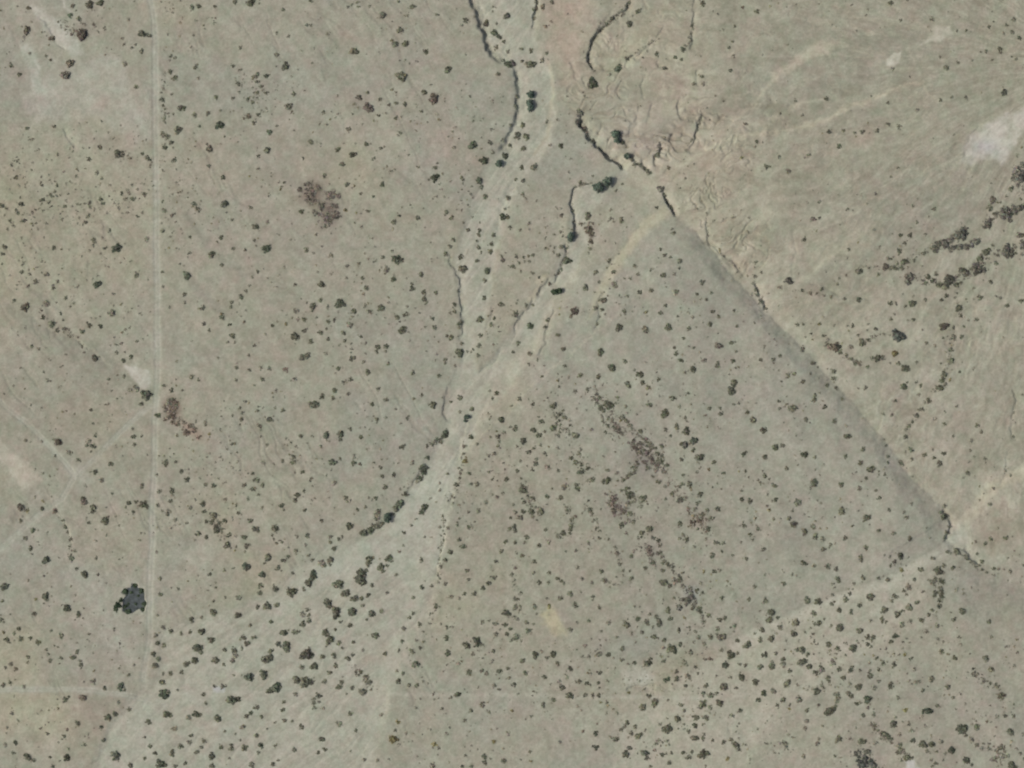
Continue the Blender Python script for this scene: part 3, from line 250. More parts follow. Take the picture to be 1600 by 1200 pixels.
br = np.maximum(rill_along(124, 16, 150, 113, .14) * sm(900, 760, V), rill_along(140, 15, 140, 114, .14) * sm(740, 880, V)) * wash
H = H - .16 * wr - .1 * br

# ---------------------------------------------------------------- soil colours, as sRGB 0..255 of the lit ground, turned to albedo below
C = np.empty((len(U), 3), np.float32); C[:] = (157, 154, 137)
def paint(m, col, a=1.0):
    m = (m * a)[:, None]; C[:] = C * (1 - m) + np.array(col, np.float32) * m
n1 = fbm(U / 130, V / 130, 61, 4, 0.55); n2 = fbm(U / 30, V / 30, 62, 4, 0.6); n3 = fbm(U / 9, V / 9, 63, 3, 0.65); n4 = fbm(U / 3.2, V / 3.2, 64, 2, 0.8)
paint(sm(0.05, 0.6, n1), (163,158,136), .7); paint(sm(0.05, 0.6, -n1), (151,151,138), .6)
paint(blob(150, 380, 240, 170), (163,158,136), .6); paint(blob(380, 330, 150, 160, 50), (155,150,137), .5)
paint(blob(610, 90, 180, 90), (160,157,141), .6); paint(blob(90, 640, 150, 90, 35), (152,147,132), .6)
paint(blob(120, 560, 150, 28, 38), (150,145,130), .5); paint(blob(20, 560, 70, 60), (157,155,142), .4)
paint(poly([(66,100),(100,95),(130,92),(160,85),(190,92),(200,110),(202,140),(215,170),(236,185),(236,222),(208,222),(190,200),(150,185),(110,178),(95,192),(60,185),(40,175),(30,150),(48,140),(62,128)], 9, 1.6), (168,167,152), .9); paint(poly([(46,128),(62,130),(90,145),(110,140),(105,152),(80,152),(52,146)], 5), (179,178,163), .8); paint(poly([(105,165),(125,168),(130,182),(112,184)], 4), (176,172,152), .6); paint(poly([(160,180),(190,182),(200,205),(175,206)], 6), (170,169,152), .6); paint(blob(150, 155, 85, 60), (167,164,147), .4); paint(blob(60, 40, 70, 40, 40), (164,160,146), .5); paint(blob(75, 165, 40, 16), (163,155,144), .6)
paint(blob(40, 850, 60, 80), (158,156,143), .5); paint(blob(200, 840, 90, 60), (156,151,134), .5)
paint(blob(180, 990, 70, 60), (160,157,144), .6); paint(blob(80, 1120, 70, 45), (166,160,138), .8); paint(blob(150, 1110, 40, 50), (152,144,130), .6)
paint(blob(700, 225, 60, 26, 40), (167,152,138), .6); paint(blob(630, 230, 50, 10, 55), (172,168,150), .6); paint(blob(760, 180, 50, 60), (154,153,139), .5)
paint(ne, (155,152,134), .85)
paint(ne * blob(1310, 100, 190, 60, -15), (150,147,131), .8); paint(ne * blob(1040, 90, 90, 70), (168,163,143), .7)
paint(ne * blob(985, 75, 70, 14, -50), (178,174,148), .5); paint(ne * blob(1060, 150, 60, 50), (168,155,139), .55)
paint(blob(1045, 255, 95, 55), (178,172,152), .85); paint(ne * line([(1030,290),(1070,340),(1130,405),(1195,470),(1260,535),(1330,610)], [14,20,18,14,12,8], 14, 2.), (173,168,149), .6); paint(blob(1110, 250, 60, 40), (172,160,142), .5); paint(blob(1010, 215, 55, 40), (165,156,146), .4)
paint(ne * blob(1450, 330, 180, 70, -30), (151,148,133), .6); paint(ne * blob(1500, 560, 150, 110), (162,158,142), .6); paint(ne * blob(1460, 690, 120, 70, 55), (166,161,145), .6)
paint(ne * blob(1120, 340, 60, 60, 45), (170,165,144), .7); paint(ne * blob(1190, 420, 30, 60, -50), (170,166,146), .7)
paint(ne * blob(1570, 790, 80, 50), (172,167,149), .7); paint(ne * blob(1560, 830, 50, 30), (168,155,139), .5)
C += (ne * (flow * 9 + flow2 * 8))[:, None] * np.array((1, 1, .95), np.float32)
paint(ne * sm(0.25, 0.7, flow2) * (.35 + .65 * sm(1500, 1000, U)), (177,172,151), .6)
for p, w, a in [([(1440,128),(1400,140),(1370,152),(1330,162),(1300,182),(1262,198),(1225,206),(1180,205),(1120,222),(1060,262)], 3, .65), ([(1210,118),(1185,150),(1150,190),(1100,225)], 3, .4),
                ([(1240,165),(1225,180),(1190,195)], 2, .4), ([(1445,135),(1455,150),(1470,160)], 2, .5), ([(1350,350),(1300,400),(1255,440)], 5, .25), ([(1200,330),(1170,380),(1150,420)], 8, .3),
                ([(1600,735),(1560,755),(1530,785),(1500,828)], 9, .55), ([(1100,440),(1160,470)], 6, .2)]:
    paint(line(p, w, 4, 1.6) * np.clip(1 + .5 * n3, .4, 1.3), (182,176,154), min(1, a * 1.35))
paint(ne * sm(0.25, 0.8, fbm(th * 26 + wp * .6, rr / 90, 71, 3)) * sm(900, 1300, U), (139,136,118), .45)
paint(rillp * (.6 + .6 * near_apex), (178,173,151), .55); paint(rills * (.65 + .5 * near_apex), (140,133,116), .45)
paint(mesa, (156,154,139), .8); paint(mesa * sm(.1, .7, n1), (153,153,140), .5)
paint(blob(1010, 890, 190, 150), (150,147,131), .65); paint(blob(860, 800, 120, 110), (152,149,133), .5); paint(blob(760, 800, 60, 180), (155,151,134), .5)
paint(blob(920, 1150, 210, 60), (160,156,139), .7); paint(blob(720, 1090, 120, 60), (154,153,139), .5); paint(blob(1000, 1010, 60, 30), (152,153,141), .6)
paint(blob(1500, 1120, 140, 90), (155,152,137), .6); paint(blob(1560, 930, 70, 50), (154,150,135), .6)
paint(wr, (141,137,122), .45)
west = (1 - ne) * (1 - mesa) * (1 - wash)
C += (west * sm(750, 500, U) * swale * 4.5)[:, None] + (sm(720, 800, U) * sm(1300, 1100, U) * sm(560, 700, V) * (1 - ne) * swale2 * 5)[:, None]
for p, w, a in [([(290,335),(305,360),(330,388),(352,408),(372,425)], 4, .5), ([(290,428),(312,460),(335,480),(352,492)], 6, .5), ([(345,385),(385,430)], 3, .3), ([(415,360),(450,380),(480,400)], 3, .3), ([(520,385),(560,385),(640,380),(690,355)], 2, .35), ([(666,250),(664,300),(660,330)], 2, .3),
                ([(735,600),(640,560)], 2, .1), ([(20,480),(80,525),(150,560),(205,592)], 12, .22)]:
    paint(line(p, w, 6, 1.5), (136,133,120), a)
wash_c = np.maximum(wash * sm(900, 780, V), poly(WASH_POLY, 16.0, 2.2) * sm(780, 900, V))
paint(wash_c, (164,163,147), .9); paint(wash * sm(0, .7, braid), (172,170,153), .7); paint(wash * sm(0.1, .7, -braid), (160,158,141), .6)
paint(br, (178,175,158), .5); paint(wash * sm(.35, .8, fbm(U / 5, V / 5, 115, 3, .7)), (150,147,131), .35)
paint(lowwash * sm(-.1, .6, braid2), (156,154,138), .75); paint(lowwash * sm(0, .6, n2), (154,150,133), .5)
paint(poly([(660,740),(715,700),(700,790),(690,880),(600,900),(520,905),(450,915),(520,872),(600,830)], 8), (171,171,155), .85)
paint(poly([(1000,348),(1040,322),(1050,335),(1015,362),(980,400),(965,425),(940,465),(920,500),(930,455),(955,405)], 6), (177,171,147), .75)
paint(line([(1025,300),(960,330),(925,400),(880,460),(850,520),(800,585),(750,650)], [10,10,10,12,12,12,14], 8), (172,168,149), .5)
paint(line([(875,375),(880,340),(885,385)], 5, 4), (178,173,152), .6); paint(line([(838,440),(855,432),(842,450),(825,470)], 3, 3), (180,174,150), .7)
paint(line([(690,720),(690,800),(668,890),(640,960),(605,1060),(580,1140),(565,1200)], [8,10,12,12,12,10,8], 8), (171,169,152), .6)
for p, w, a in [([(540,880),(430,962),(340,1045),(250,1130),(200,1220)], [9,9,9,12,16], .5), ([(600,890),(520,985),(440,1062),(360,1135),(300,1220)], 8, .4), ([(260,1080),(215,1130),(190,1190)], 22, .55), ([(640,930),(570,1010),(500,1090),(430,1200)], 7, .35)]: paint(line(p, w, 7, 1.8), (171,170,154), a)
paint(line([(718,450),(740,470),(735,560),(715,650)], 10, 8), (173,170,153), .4); paint(line([(858,95),(862,150),(858,210),(835,240)], 3, 3), (177,170,148), .6)
paint(fan, (167,164,147), .85); paint(line([(1500,842),(1440,880),(1385,910),(1310,936),(1230,968),(1150,1008)], [10,9,8,7,7,9], 5), (176,173,156), .9); paint(blob(1498, 832, 26, 16), (175,173,157), .7)
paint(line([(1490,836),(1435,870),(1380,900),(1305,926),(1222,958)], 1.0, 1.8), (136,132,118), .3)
for m, (p, s, c, a) in zip(pan_m, PANS): paint(m * np.clip(1.1 + .35 * n2 + .2 * n3, .6, 1.2), c, min(.95, a * 1.08))
paint(blob(1540, 230, 22, 14), (178,178,176), .6)
paint(blob(487, 302, 20, 24, 40, 1.5), (122,112,100), .85); paint(blob(514, 332, 17, 24, 0, 1.5), (124,113,103), .8); paint(blob(460, 285, 20, 10, 40), (140,135,122), .5)
paint(blob(268, 638, 15, 19, 20, 1.5), (128,113,101), .85); paint(blob(298, 672, 24, 8, 40), (146,128,113), .7); paint(blob(560, 165, 22, 8, 50), (140,132,122), .4)
paint(blob(1005, 715, 20, 34, -30), (136,127,122), .5); paint(blob(965, 790, 18, 22), (138,132,124), .5); paint(blob(1090, 812, 22, 12), (148,132,122), .5); paint(blob(1018, 860, 9, 20), (138,132,126), .4)
paint(blob(1080, 928, 12, 12), (150,148,150), .5)
for u, v, r in [(1370,1175,30),(1480,1170,26),(100,110,14),(30,110,16),(130,50,18),(1420,420,22)]: paint(blob(u, v, r, r), (146,139,126), .4)
for u, v, r in [(545,55,18),(690,90,16),(200,212,20),(160,160,14),(580,1030,16),(1110,1020,16),(1350,210,20),(1130,300,16),(930,245,20)]: paint(blob(u, v, r, r * .7), (164,147,133), .4)
wear = sm(-.7, .5, fbm(U / 40, V / 40, 121, 3)) * (.75 + .4 * fbm(U / 8, V / 8, 122, 2))
paint(road_s * wear, (162,160,145), .5); paint(road, (167,166,151), .4 + .4 * np.clip(wear, 0, 1)); paint(ruts * np.clip(wear, 0, 1), (175,173,158), .6)
paint(line([(244,1080),(420,1082),(640,1085),(820,1087),(1000,1090),(1100,1092)], 2.6, 2.5, .3) * (.6 + .4 * wear) * (1 - wash * .3), (173,171,155), .7)
for p in ([(237,64),(237,225)], [(205,224),(237,225)], [(250,70),(250,110)]): paint(line(p, .6, 1.2, .1), (140,136,120), .45)
paint(line([(240,1068),(420,1072),(800,1072)], .6, 1.5, .3), (148,143,127), .35); paint(line([(420,1083),(800,1086),(920,1088)], .8, 1.5, .3), (166,162,146), .4)
paint(pool_rim, (170,168,156), .55)
# grain and drifts of redder and greener grit
C += (n2 * 6.5 + n3 * 10.5 + n4 * 8.5)[:, None] + (ne * fbm(th * 55 + wp * .8, rr / 26, 131, 3, .7) * 8)[:, None]; C[:, 0] += 1.4; C[:, 1] += .7; C[:, 2] -= .4
hue = fbm(U / 26, V / 26, 81, 3, 0.7); hue2 = fbm(U / 11, V / 11, 82, 2, .7)
C[:, 0] += 3.2 * hue + 2.6 * hue2; C[:, 1] += -1.4 * hue - 1.4 * hue2; C[:, 2] += 0.6 * hue + 1.0 * fbm(U / 18, V / 18, 83, 2)
dens = np.clip(.55 + 1.3 * blob(110, 300, 160, 130, 0, 2) - 1.2 * blob(140, 150, 100, 60, 0, 2) + 1.6 * blob(920, 880, 250, 220, 0, 2) + .6 * blob(440, 720, 150, 150) + .7 * blob(1300, 1050, 260, 130) - .8 * wash - .9 * road_s - .35 * ne - .6 * pan, .03, 3)
specks = sm(.45, .8, fbm(U / 4.2, V / 4.2, 91, 2, .8)) * np.clip(dens, 0, 1.6)
paint(np.clip(specks, 0, 1), (126,122,105), .42)
band = sm(.25, .75, swale2 + .3 * n2) * sm(700, 760, U) * sm(1330, 1200, U) * sm(600, 720, V) * (1 - wash) * (1 - fan)
paint(np.clip(band * sm(-.1, .5, fbm(U / 5, V / 5, 95, 2, .8)), 0, 1), (131,126,112), .5)
paint(sm(.55, .85, fbm(U / 6, V / 6, 96, 3, .7)) * (.35 + .65 * (1 - ne)) * (1 - .7 * wash) * (1 - road_s), (134,129,113), .35)
paint(sm(.5, .85, fbm(U / 7, V / 7, 97, 3, .7)), (172,168,150), .35)

KALB = np.array((0.785, 0.83, 0.86), np.float32)                                         # lit brightness -> albedo under this sun and sky
lin = np.where(C / 255 <= 0.04045, C / 255 / 12.92, ((np.clip(C, 1, 255) / 255 + 0.055) / 1.055) ** 2.4)
ALB = np.clip(lin * KALB, 0.01, 0.8).astype(np.float32)
ALB[pool > .5] = (0.070, 0.083, 0.090)

def height(u, v):
    """ground height (m) at photo pixels"""
    i = np.clip(np.searchsorted(UX, u) - 1, 0, NX - 2); j = np.clip(np.searchsorted(VY, v) - 1, 0, NY - 2)
    fu = (u - UX[i]) / (UX[i + 1] - UX[i]); fv = (v - VY[j]) / (VY[j + 1] - VY[j])
    g = H.reshape(NY, NX)
    return (g[j, i] * (1 - fu) + g[j, i + 1] * fu) * (1 - fv) + (g[j + 1, i] * (1 - fu) + g[j + 1, i + 1] * fu) * fv
def at(arr, u, v):
    i = np.clip(np.searchsorted(UX, u), 0, NX - 1); j = np.clip(np.searchsorted(VY, v), 0, NY - 1)
    return arr.reshape(NY, NX)[j, i]

# ---------------------------------------------------------------- materials
def principled(name, rough=0.95, spec=0.15):
    m = bpy.data.materials.new(name); m.use_nodes = True; b = m.node_tree.nodes["Principled BSDF"]
    b.inputs["Roughness"].default_value = rough; b.inputs["Specular IOR Level"].default_value = spec
    return m, m.node_tree, b
def soil_material(name):
    m, t, b = principled(name)
    at_ = t.nodes.new("ShaderNodeAttribute"); at_.attribute_name = "soil"
    geo = t.nodes.new("ShaderNodeNewGeometry")
    n = t.nodes.new("ShaderNodeTexNoise"); n.inputs["Scale"].default_value = 1.1; n.inputs["Detail"].default_value = 4
    t.links.new(geo.outputs["Position"], n.inputs["Vector"])
    mr = t.nodes.new("ShaderNodeMapRange"); mr.inputs["From Min"].default_value = .3; mr.inputs["From Max"].default_value = .7
    mr.inputs["To Min"].default_value = .93; mr.inputs["To Max"].default_value = 1.07
    t.links.new(n.outputs["Fac"], mr.inputs["Value"])
    mx = t.nodes.new("ShaderNodeVectorMath"); mx.operation = 'SCALE'
    t.links.new(at_.outputs["Color"], mx.inputs[0]); t.links.new(mr.outputs[0], mx.inputs["Scale"])
    t.links.new(mx.outputs[0], b.inputs["Base Color"])
    n2_ = t.nodes.new("ShaderNodeTexNoise"); n2_.inputs["Scale"].default_value = 6; n2_.inputs["Detail"].default_value = 3
    t.links.new(geo.outputs["Position"], n2_.inputs["Vector"])
    bp = t.nodes.new("ShaderNodeBump"); bp.inputs["Strength"].default_value = .25; bp.inputs["Distance"].default_value = .05
    t.links.new(n2_.outputs["Fac"], bp.inputs["Height"]); t.links.new(bp.outputs[0], b.inputs["Normal"])
    return m
M_SOIL = soil_material("desert_soil"); M_SAND = soil_material("wash_sand"); M_TRACK = soil_material("packed_dirt"); M_PAN = soil_material("pale_clay")
M_WATER, t, b = principled("pool_water", 0.12, 0.5)
wn = t.nodes.new("ShaderNodeTexNoise"); wn.inputs["Scale"].default_value = 0.55; wn.inputs["Detail"].default_value = 3
cr = t.nodes.new("ShaderNodeValToRGB"); cr.color_ramp.elements[0].position = .35; cr.color_ramp.elements[1].position = .65
cr.color_ramp.elements[0].color = (0.036, 0.046, 0.042, 1); cr.color_ramp.elements[1].color = (0.075, 0.090, 0.092, 1)
tc = t.nodes.new("ShaderNodeTexCoord"); t.links.new(tc.outputs["Object"], wn.inputs["Vector"]); t.links.new(wn.outputs["Fac"], cr.inputs[0]); t.links.new(cr.outputs[0], b.inputs["Base Color"])
M_LEAF, t, b = principled("foliage", 0.8, 0.2)
a_ = t.nodes.new("ShaderNodeAttribute"); a_.attribute_name = "tint"; t.links.new(a_.outputs["Color"], b.inputs["Base Color"])
M_BARK, t, b = principled("bark", 0.9, 0.1)
bn = t.nodes.new("ShaderNodeTexNoise"); bn.inputs["Scale"].default_value = 9
br = t.nodes.new("ShaderNodeValToRGB"); br.color_ramp.elements[0].color = (.06, .045, .035, 1); br.color_ramp.elements[1].color = (.13, .10, .08, 1)
t.links.new(bn.outputs["Fac"], br.inputs[0]); t.links.new(br.outputs[0], b.inputs["Base Color"])

# ---------------------------------------------------------------- the ground, split by what it is into pieces that share their edges
def mesh_from(name, verts, faces, mat, color=None, attr="tint"):
    me = bpy.data.meshes.new(name); nf = len(faces); k = faces.shape[1]
    me.vertices.add(len(verts)); me.vertices.foreach_set("co", np.ascontiguousarray(verts, np.float32).ravel())
    me.loops.add(nf * k); me.loops.foreach_set("vertex_index", np.ascontiguousarray(faces, np.int32).ravel())
    me.polygons.add(nf); me.polygons.foreach_set("loop_start", np.arange(0, nf * k, k, dtype=np.int32))
    me.update(calc_edges=True)
    if color is not None:
        ca = me.color_attributes.new(attr, 'FLOAT_COLOR', 'POINT')
        ca.data.foreach_set("color", np.concatenate([color, np.ones((len(color), 1))], 1).astype(np.float32).ravel())
    me.materials.append(mat)
    return me
def link(name, me, **props):
    o = bpy.data.objects.new(name, me); SC.collection.objects.link(o)
    for k, v in props.items(): o[k] = v
    return o
ii, jj = np.meshgrid(np.arange(NX - 1), np.arange(NY - 1)); q0 = (jj * NX + ii).ravel()
QUADS = np.stack([q0 + NX, q0 + NX + 1, q0 + 1, q0], 1)
XYZ = np.stack([(U - 800) * S, (600 - V) * S, H], 1).astype(np.float32)
def qmean(a): return a[QUADS].mean(1)
cls = np.zeros(len(QUADS), np.int8)
cls[qmean(wash) > .5] = 1; cls[qmean(pan) > .5] = 3; cls[qmean(road) > .5] = 2; 
for k, (nm, mt) in enumerate([("ground", M_SOIL), ("dry_wash", M_SAND), ("dirt_road", M_TRACK), ("clay_pan", M_PAN)]):
    f = QUADS[cls == k]; used = np.unique(f); remap = np.zeros(len(U), np.int32); remap[used] = np.arange(len(used))
    link(nm, mesh_from(nm, XYZ[used], remap[f], mt, ALB[used], "soil"), kind='structure')
# the pool: a level sheet of water in its hollow
pu, pv = np.meshgrid(np.arange(180, 236, 1.0), np.arange(896, 966, 1.0))
zw = float(height(np.array([208.0]), np.array([935.0]))[0]) + 0.75
pf = []; W_ = pu.shape[1]
for r_ in range(pu.shape[0] - 1):
    for c_ in range(W_ - 1):
        if at(pool, np.array([pu[r_, c_] + .5]), np.array([pv[r_, c_] + .5]))[0] > .25: k = r_ * W_ + c_; pf.append((k + W_, k + W_ + 1, k + 1, k))
link("pond", mesh_from("pond", np.stack([(pu.ravel() - 800) * S, (600 - pv.ravel()) * S, np.full(pu.size, zw)], 1), np.array(pf), M_WATER), kind='structure')
# ---------------------------------------------------------------- plants
TINT = {'': (.055, .058, .041), 'G': (.043, .050, .035), 'E': (.039, .054, .041), 'T': (.028, .042, .024), 'b': (.072, .066, .050), 's': (.072, .072, .058), 'S': (.053, .058, .048),
        'p': (.112, .101, .083), 'r': (.122, .103, .079), 'y': (.115, .108, .055)}
TINT = {k: tuple(c * f for c in v) for k, v in TINT.items() for f in ({'': 2.1, 'G': 2.0, 'E': 1.8, 'T': 1.5, 'b': 1.7, 's': 1.6, 'S': 1.4, 'p': 1.15, 'r': 1.1, 'y': 1.3}[k],)}
pl = []
for (ti, tj), s_ in PLANTS.items():
    for t_ in s_.split():
        m_ = re.match(r'^(\d+),(\d+),(\d+)([a-zA-Z]*)$', t_)
        x_, y_, r_ = int(m_[1]), int(m_[2]), int(m_[3])
        ty = m_[4]; faint = 'f' in ty; ty = ty.replace('f', '')
        pl.append((ti * 400 + x_ / 4, tj * 300 + y_ / 4, r_ / 4, ty, faint))

def leaves(rng, u, v, r, ty, faint, n, h=0.8, q=0.36):
    """leaf clumps (small tilted quads) filling a low dome of radius r photo px -> verts, faces, colours"""
    R_ = r * S * 0.94
    ru = rng.uniform(.85, 1.15, 2)
    lob = rng.uniform(0, 6.28, 3); la = rng.uniform(.08, .3, 3)
    a = rng.uniform(0, 2 * np.pi, n); rad = np.sqrt(rng.uniform(0, 1, n))
    edge = 1 + la[0] * np.cos(2 * a + lob[0]) + la[1] * np.cos(3 * a + lob[1]) + la[2] * np.cos(5 * a + lob[2])
    hole = np.ones(n, bool)
    if n > 30:
        for _ in range(3):
            ha, hr, hs = rng.uniform(0, 6.28), rng.uniform(.1, .8), rng.uniform(.14, .3)
            hole &= np.hypot(rad * np.cos(a) - hr * math.cos(ha), rad * np.sin(a) - hr * math.sin(ha)) > hs
    a, rad, edge = a[hole], rad[hole], edge[hole]; n = len(a)
    d = rad * edge * R_
    x = np.cos(a) * d * ru[0]; y = np.sin(a) * d * ru[1]
    z = h * R_ * np.sqrt(np.clip(1 - rad ** 2, .03, 1)) * rng.uniform(.35, 1.05, n)
    c = np.stack([x, y, z], 1)
    nr = rng.normal(0, .5, (n, 3)); nr[:, 2] += 1.6; nr[:, :2] += c[:, :2] / max(R_, .1) * .6
    nr /= np.linalg.norm(nr, axis=1)[:, None]
    t1 = np.cross(nr, rng.normal(0, 1, (n, 3))); t1 /= np.linalg.norm(t1, axis=1)[:, None]; t2 = np.cross(nr, t1)
    sz = (np.clip(R_ * q, .10, .42) * rng.uniform(.6, 1.3, n))[:, None]
    vs = np.stack([c - t1 * sz - t2 * sz * .7, c + t1 * sz - t2 * sz * .7, c + t1 * sz + t2 * sz * .7, c - t1 * sz + t2 * sz * .7], 1).reshape(-1, 3)
    vs[:, 2] = np.maximum(vs[:, 2], .015)
    col = np.array(TINT[ty])
    if faint: col = col * .45 + np.array((.21, .203, .158)) * .55
    col = col * rng.uniform(.75, 1.3) * (1 + rng.normal(0, .02, 3))
    cc = np.repeat(col[None] * rng.uniform(.45, 1.5, n)[:, None] * (1 + rng.normal(0, .07, (n, 3))), 4, 0)
    f = np.arange(n * 4).reshape(-1, 4)
    return vs, f, np.clip(cc, .01, .5)
def stems(rng, r, k, h):
    """a few thin stems from the root up into the leaves"""
    R_ = r * S; V_ = []; F_ = []
    for i in range(k):
        a = rng.uniform(0, 6.28); e = np.array((math.cos(a) * R_ * .6, math.sin(a) * R_ * .6, h * R_ * .6)); w = .02 + .015 * R_
        s0 = np.array((math.cos(a + 1.57), math.sin(a + 1.57), 0)); b0 = len(V_)
        V_ += [-s0 * w, s0 * w, e + s0 * w * .4, e - s0 * w * .4, np.array((0, 0, w * 2.)) , e + np.array((0, 0, w))]
        F_ += [(b0, b0 + 1, b0 + 2, b0 + 3), (b0, b0 + 3, b0 + 5, b0 + 4), (b0 + 1, b0 + 4, b0 + 5, b0 + 2)]
    return np.array(V_), np.array(F_)
def pack(parts):
    vs, fs, cs = [], [], []; n = 0
    for v_, f_, c_ in parts:
        vs.append(v_); fs.append(f_ + n); cs.append(c_); n += len(v_)
    return np.concatenate(vs), np.concatenate(fs), np.concatenate(cs)

# plants that touch make one bushy thing
N = len(pl); par = list(range(N)); size_of = [1] * N
def find(i):
    while par[i] != i: par[i] = par[par[i]]; i = par[i]
    return i
fam = lambda ty: 'g' if ty in ('', 'G', 'b', 'y') else 'w' if ty in ('p', 'r') else ty
order = sorted(range(N), key=lambda i: -pl[i][2])
P_ = np.array([(p[0], p[1], p[2]) for p in pl])
for i in order:
    d = np.hypot(P_[:, 0] - P_[i, 0], P_[:, 1] - P_[i, 1]); k = .72 * (P_[:, 2] + P_[i, 2])
    for j in np.where(d < k)[0]:
        if j != i and fam(pl[i][3]) == fam(pl[j][3]):
            a, b_ = find(i), find(j)
            if a != b_ and size_of[a] + size_of[b_] <= (40 if fam(pl[i][3]) == 'w' else 5): par[b_] = a; size_of[a] += size_of[b_]
groups = {}
for i in range(N): groups.setdefault(find(i), []).append(i)
def weight(g): return sum((pl[i][2] ** 2) * (.45 if pl[i][4] else 1) for i in g)
trees = [g for g in groups.values() if pl[g[0]][3] in ('E', 'T')]
grey = [g for g in groups.values() if pl[g[0]][3] in ('s', 'S')]
weeds = [g for g in groups.values() if fam(pl[g[0]][3]) == 'w']
green = sorted([g for g in groups.values() if fam(pl[g[0]][3]) == 'g'], key=lambda g: -weight(g))
INDIV = 300
shrubs, rest = green[:INDIV], green[INDIV:]
# brush round the pool stands on its rim
pool_brush = [(212, 944, 2.0), (205, 926, 2.2), (216, 931, 1.8), (200, 944, 2.0), (184, 946, 4.6), (189, 938, 3.0), (181, 952, 3.2), (195, 924, 4.6), (211, 915, 3.6), (221, 923, 4.0), (225.5, 944, 4.2), (200, 956, 4.6), (195, 948, 3.0), (223, 953, 3.2)]

LANDMARKS = [(207,935,"the dark pool"),(240,1082,"the lowest track corner"),(118,745,"the three-track junction"),(240,636,"the straight track's fork"),
 (500,315,"the purple weed patch"),(1550,222,"the big white pan"),(1398,94,"the small round white spot"),(1030,275,"the mouth of the gullies"),(872,455,"the oblong tree in the wash"),
 (712,680,"the meeting of the two washes"),(1484,834,"the long bank's lower tip"),(1403,525,"the lone slate clump"),(830,155,"the tall teal tree"),(1352,1192,"the bottom slate thicket"),
 (35,735,"the pale western oval"),(150,155,"the pale bare clearing"),(862,975,"the yellowish bare spot"),(995,1056,"the smooth pale clearing"),(1485,438,"the chain of grey thickets"),
 (968,790,"the purplish scrub knot"),(1005,705,"the purplish scrub belt"),(800,600,"the middle of the picture"),(345,1078,"the tiny white spot"),(1230,515,"the middle of the long bank"),(1600,1200,"the lower right corner"),
 (0,0,"the upper left corner"),(1300,75,"the pale streak"),(600,0,"the top edge's middle"),(540,900,"the broadest stretch of wash"),(1205,965,"the pale strip"),(1500,1000,"the lower right flat"),(640,800,"the bend of the wash"),
 (700,420,"the thin wash bank line"),(1280,760,"the wide grey flat"),(470,560,"the flat beside the wash"),(700,1150,"the bare bottom flat"),(400,0,"the track's top end"),(0,350,"the west edge"),(600,170,"the upper western flat")]
ORD = ["", "second ", "third ", "fourth ", "fifth ", "sixth ", "seventh ", "eighth ", "ninth ", "tenth ", "eleventh ", "twelfth ", "thirteenth ", "fourteenth ", "fifteenth ", "sixteenth ", "seventeenth ", "eighteenth ", "nineteenth ", "twentieth "]
DIRS = ["right of", "below right of", "below", "below left of", "left of", "above left of", "above", "above right of"]
def name_all(items, noun, looks):
    """a label for each of a kind: its look, then which one it is counted outward from a landmark"""
    cells = {}
    for k, (u, v) in enumerate(items):
        L = min(range(len(LANDMARKS)), key=lambda q: math.hypot(u - LANDMARKS[q][0], v - LANDMARKS[q][1]))
        a = math.atan2(v - LANDMARKS[L][1], u - LANDMARKS[L][0]); dd = int(round(a / (math.pi / 4))) % 8
        cells.setdefault((L, dd), []).append((math.hypot(u - LANDMARKS[L][0], v - LANDMARKS[L][1]), k))
    out = [None] * len(items)
    for (L, dd), lst in cells.items():
        for n, (_, k) in enumerate(sorted(lst)):
            out[k] = f"{looks[k]} {noun}, {ORD[n]}closest {DIRS[dd]} {LANDMARKS[L][2]}"
    return out
def centre(g):
    w = np.array([pl[i][2] ** 2 for i in g]); p = np.array([pl[i][:2] for i in g]); return tuple((p * w[:, None]).sum(0) / w.sum())
def look(g):
    c = np.array([pl[i][:2] for i in g]); r = np.array([pl[i][2] for i in g])
    ext = (c[:, 0] + r).max() - (c[:, 0] - r).min(), (c[:, 1] + r).max() - (c[:, 1] - r).min(); big = max(ext)
    size = "small" if big < 9.5 else "large" if big > 14 else "medium"
    ty = pl[max(g, key=lambda i: pl[i][2])][3]
    shape = "round" if len(g) == 1 else "long" if big > 1.7 * min(ext) else "ragged"
    return f"{size} {shape} " + {'': 'olive', 'G': 'dark green', 'b': 'brown', 'y': 'yellowish', 'E': 'teal', 'T': 'blackish green', 's': 'grey', 'S': 'slate'}[ty]
rngp = np.random.default_rng(23)
def origin(g):
    u, v = centre(g); return u, v, float(height(np.array([u]), np.array([v]))[0])
def bush(g, name, category, label, group, n0):
    u, v, z0 = origin(g); parts = []
    for i in g:
        pu_, pv_, r_, ty, fa = pl[i]; n = int(np.clip(n0 * (r_ / 4) ** 1.4, 40, 420))
        vs, f, c = leaves(rngp, 0, 0, r_, ty, fa, n, .75)
        zz = float(height(np.array([pu_]), np.array([pv_]))[0]) - z0
        vs += ((pu_ - u) * S - .12 * r_ * S, -(pv_ - v) * S, zz); parts.append((vs, f, c))
        sv, sf = stems(rngp, r_, 4, .8); sv = sv + ((pu_ - u) * S - .12 * r_ * S, -(pv_ - v) * S, zz)
        parts.append((sv, sf, np.tile((.10, .08, .06), (len(sv), 1))))
    vs, f, c = pack(parts)
    o = link(name, mesh_from(name, vs, f, M_LEAF, c), label=label, category=category, group=group)
    o.location = ((u - 800) * S, (600 - v) * S, z0); return o
labs = name_all([centre(g) for g in shrubs], "shrub", [look(g) for g in shrubs])
for g, lb in zip(shrubs, labs): bush(g, "desert_shrub", "shrub", lb, "shrubs scattered over the desert", 62)
labs = name_all([centre(g) for g in grey], "bare bush", [look(g) for g in grey])
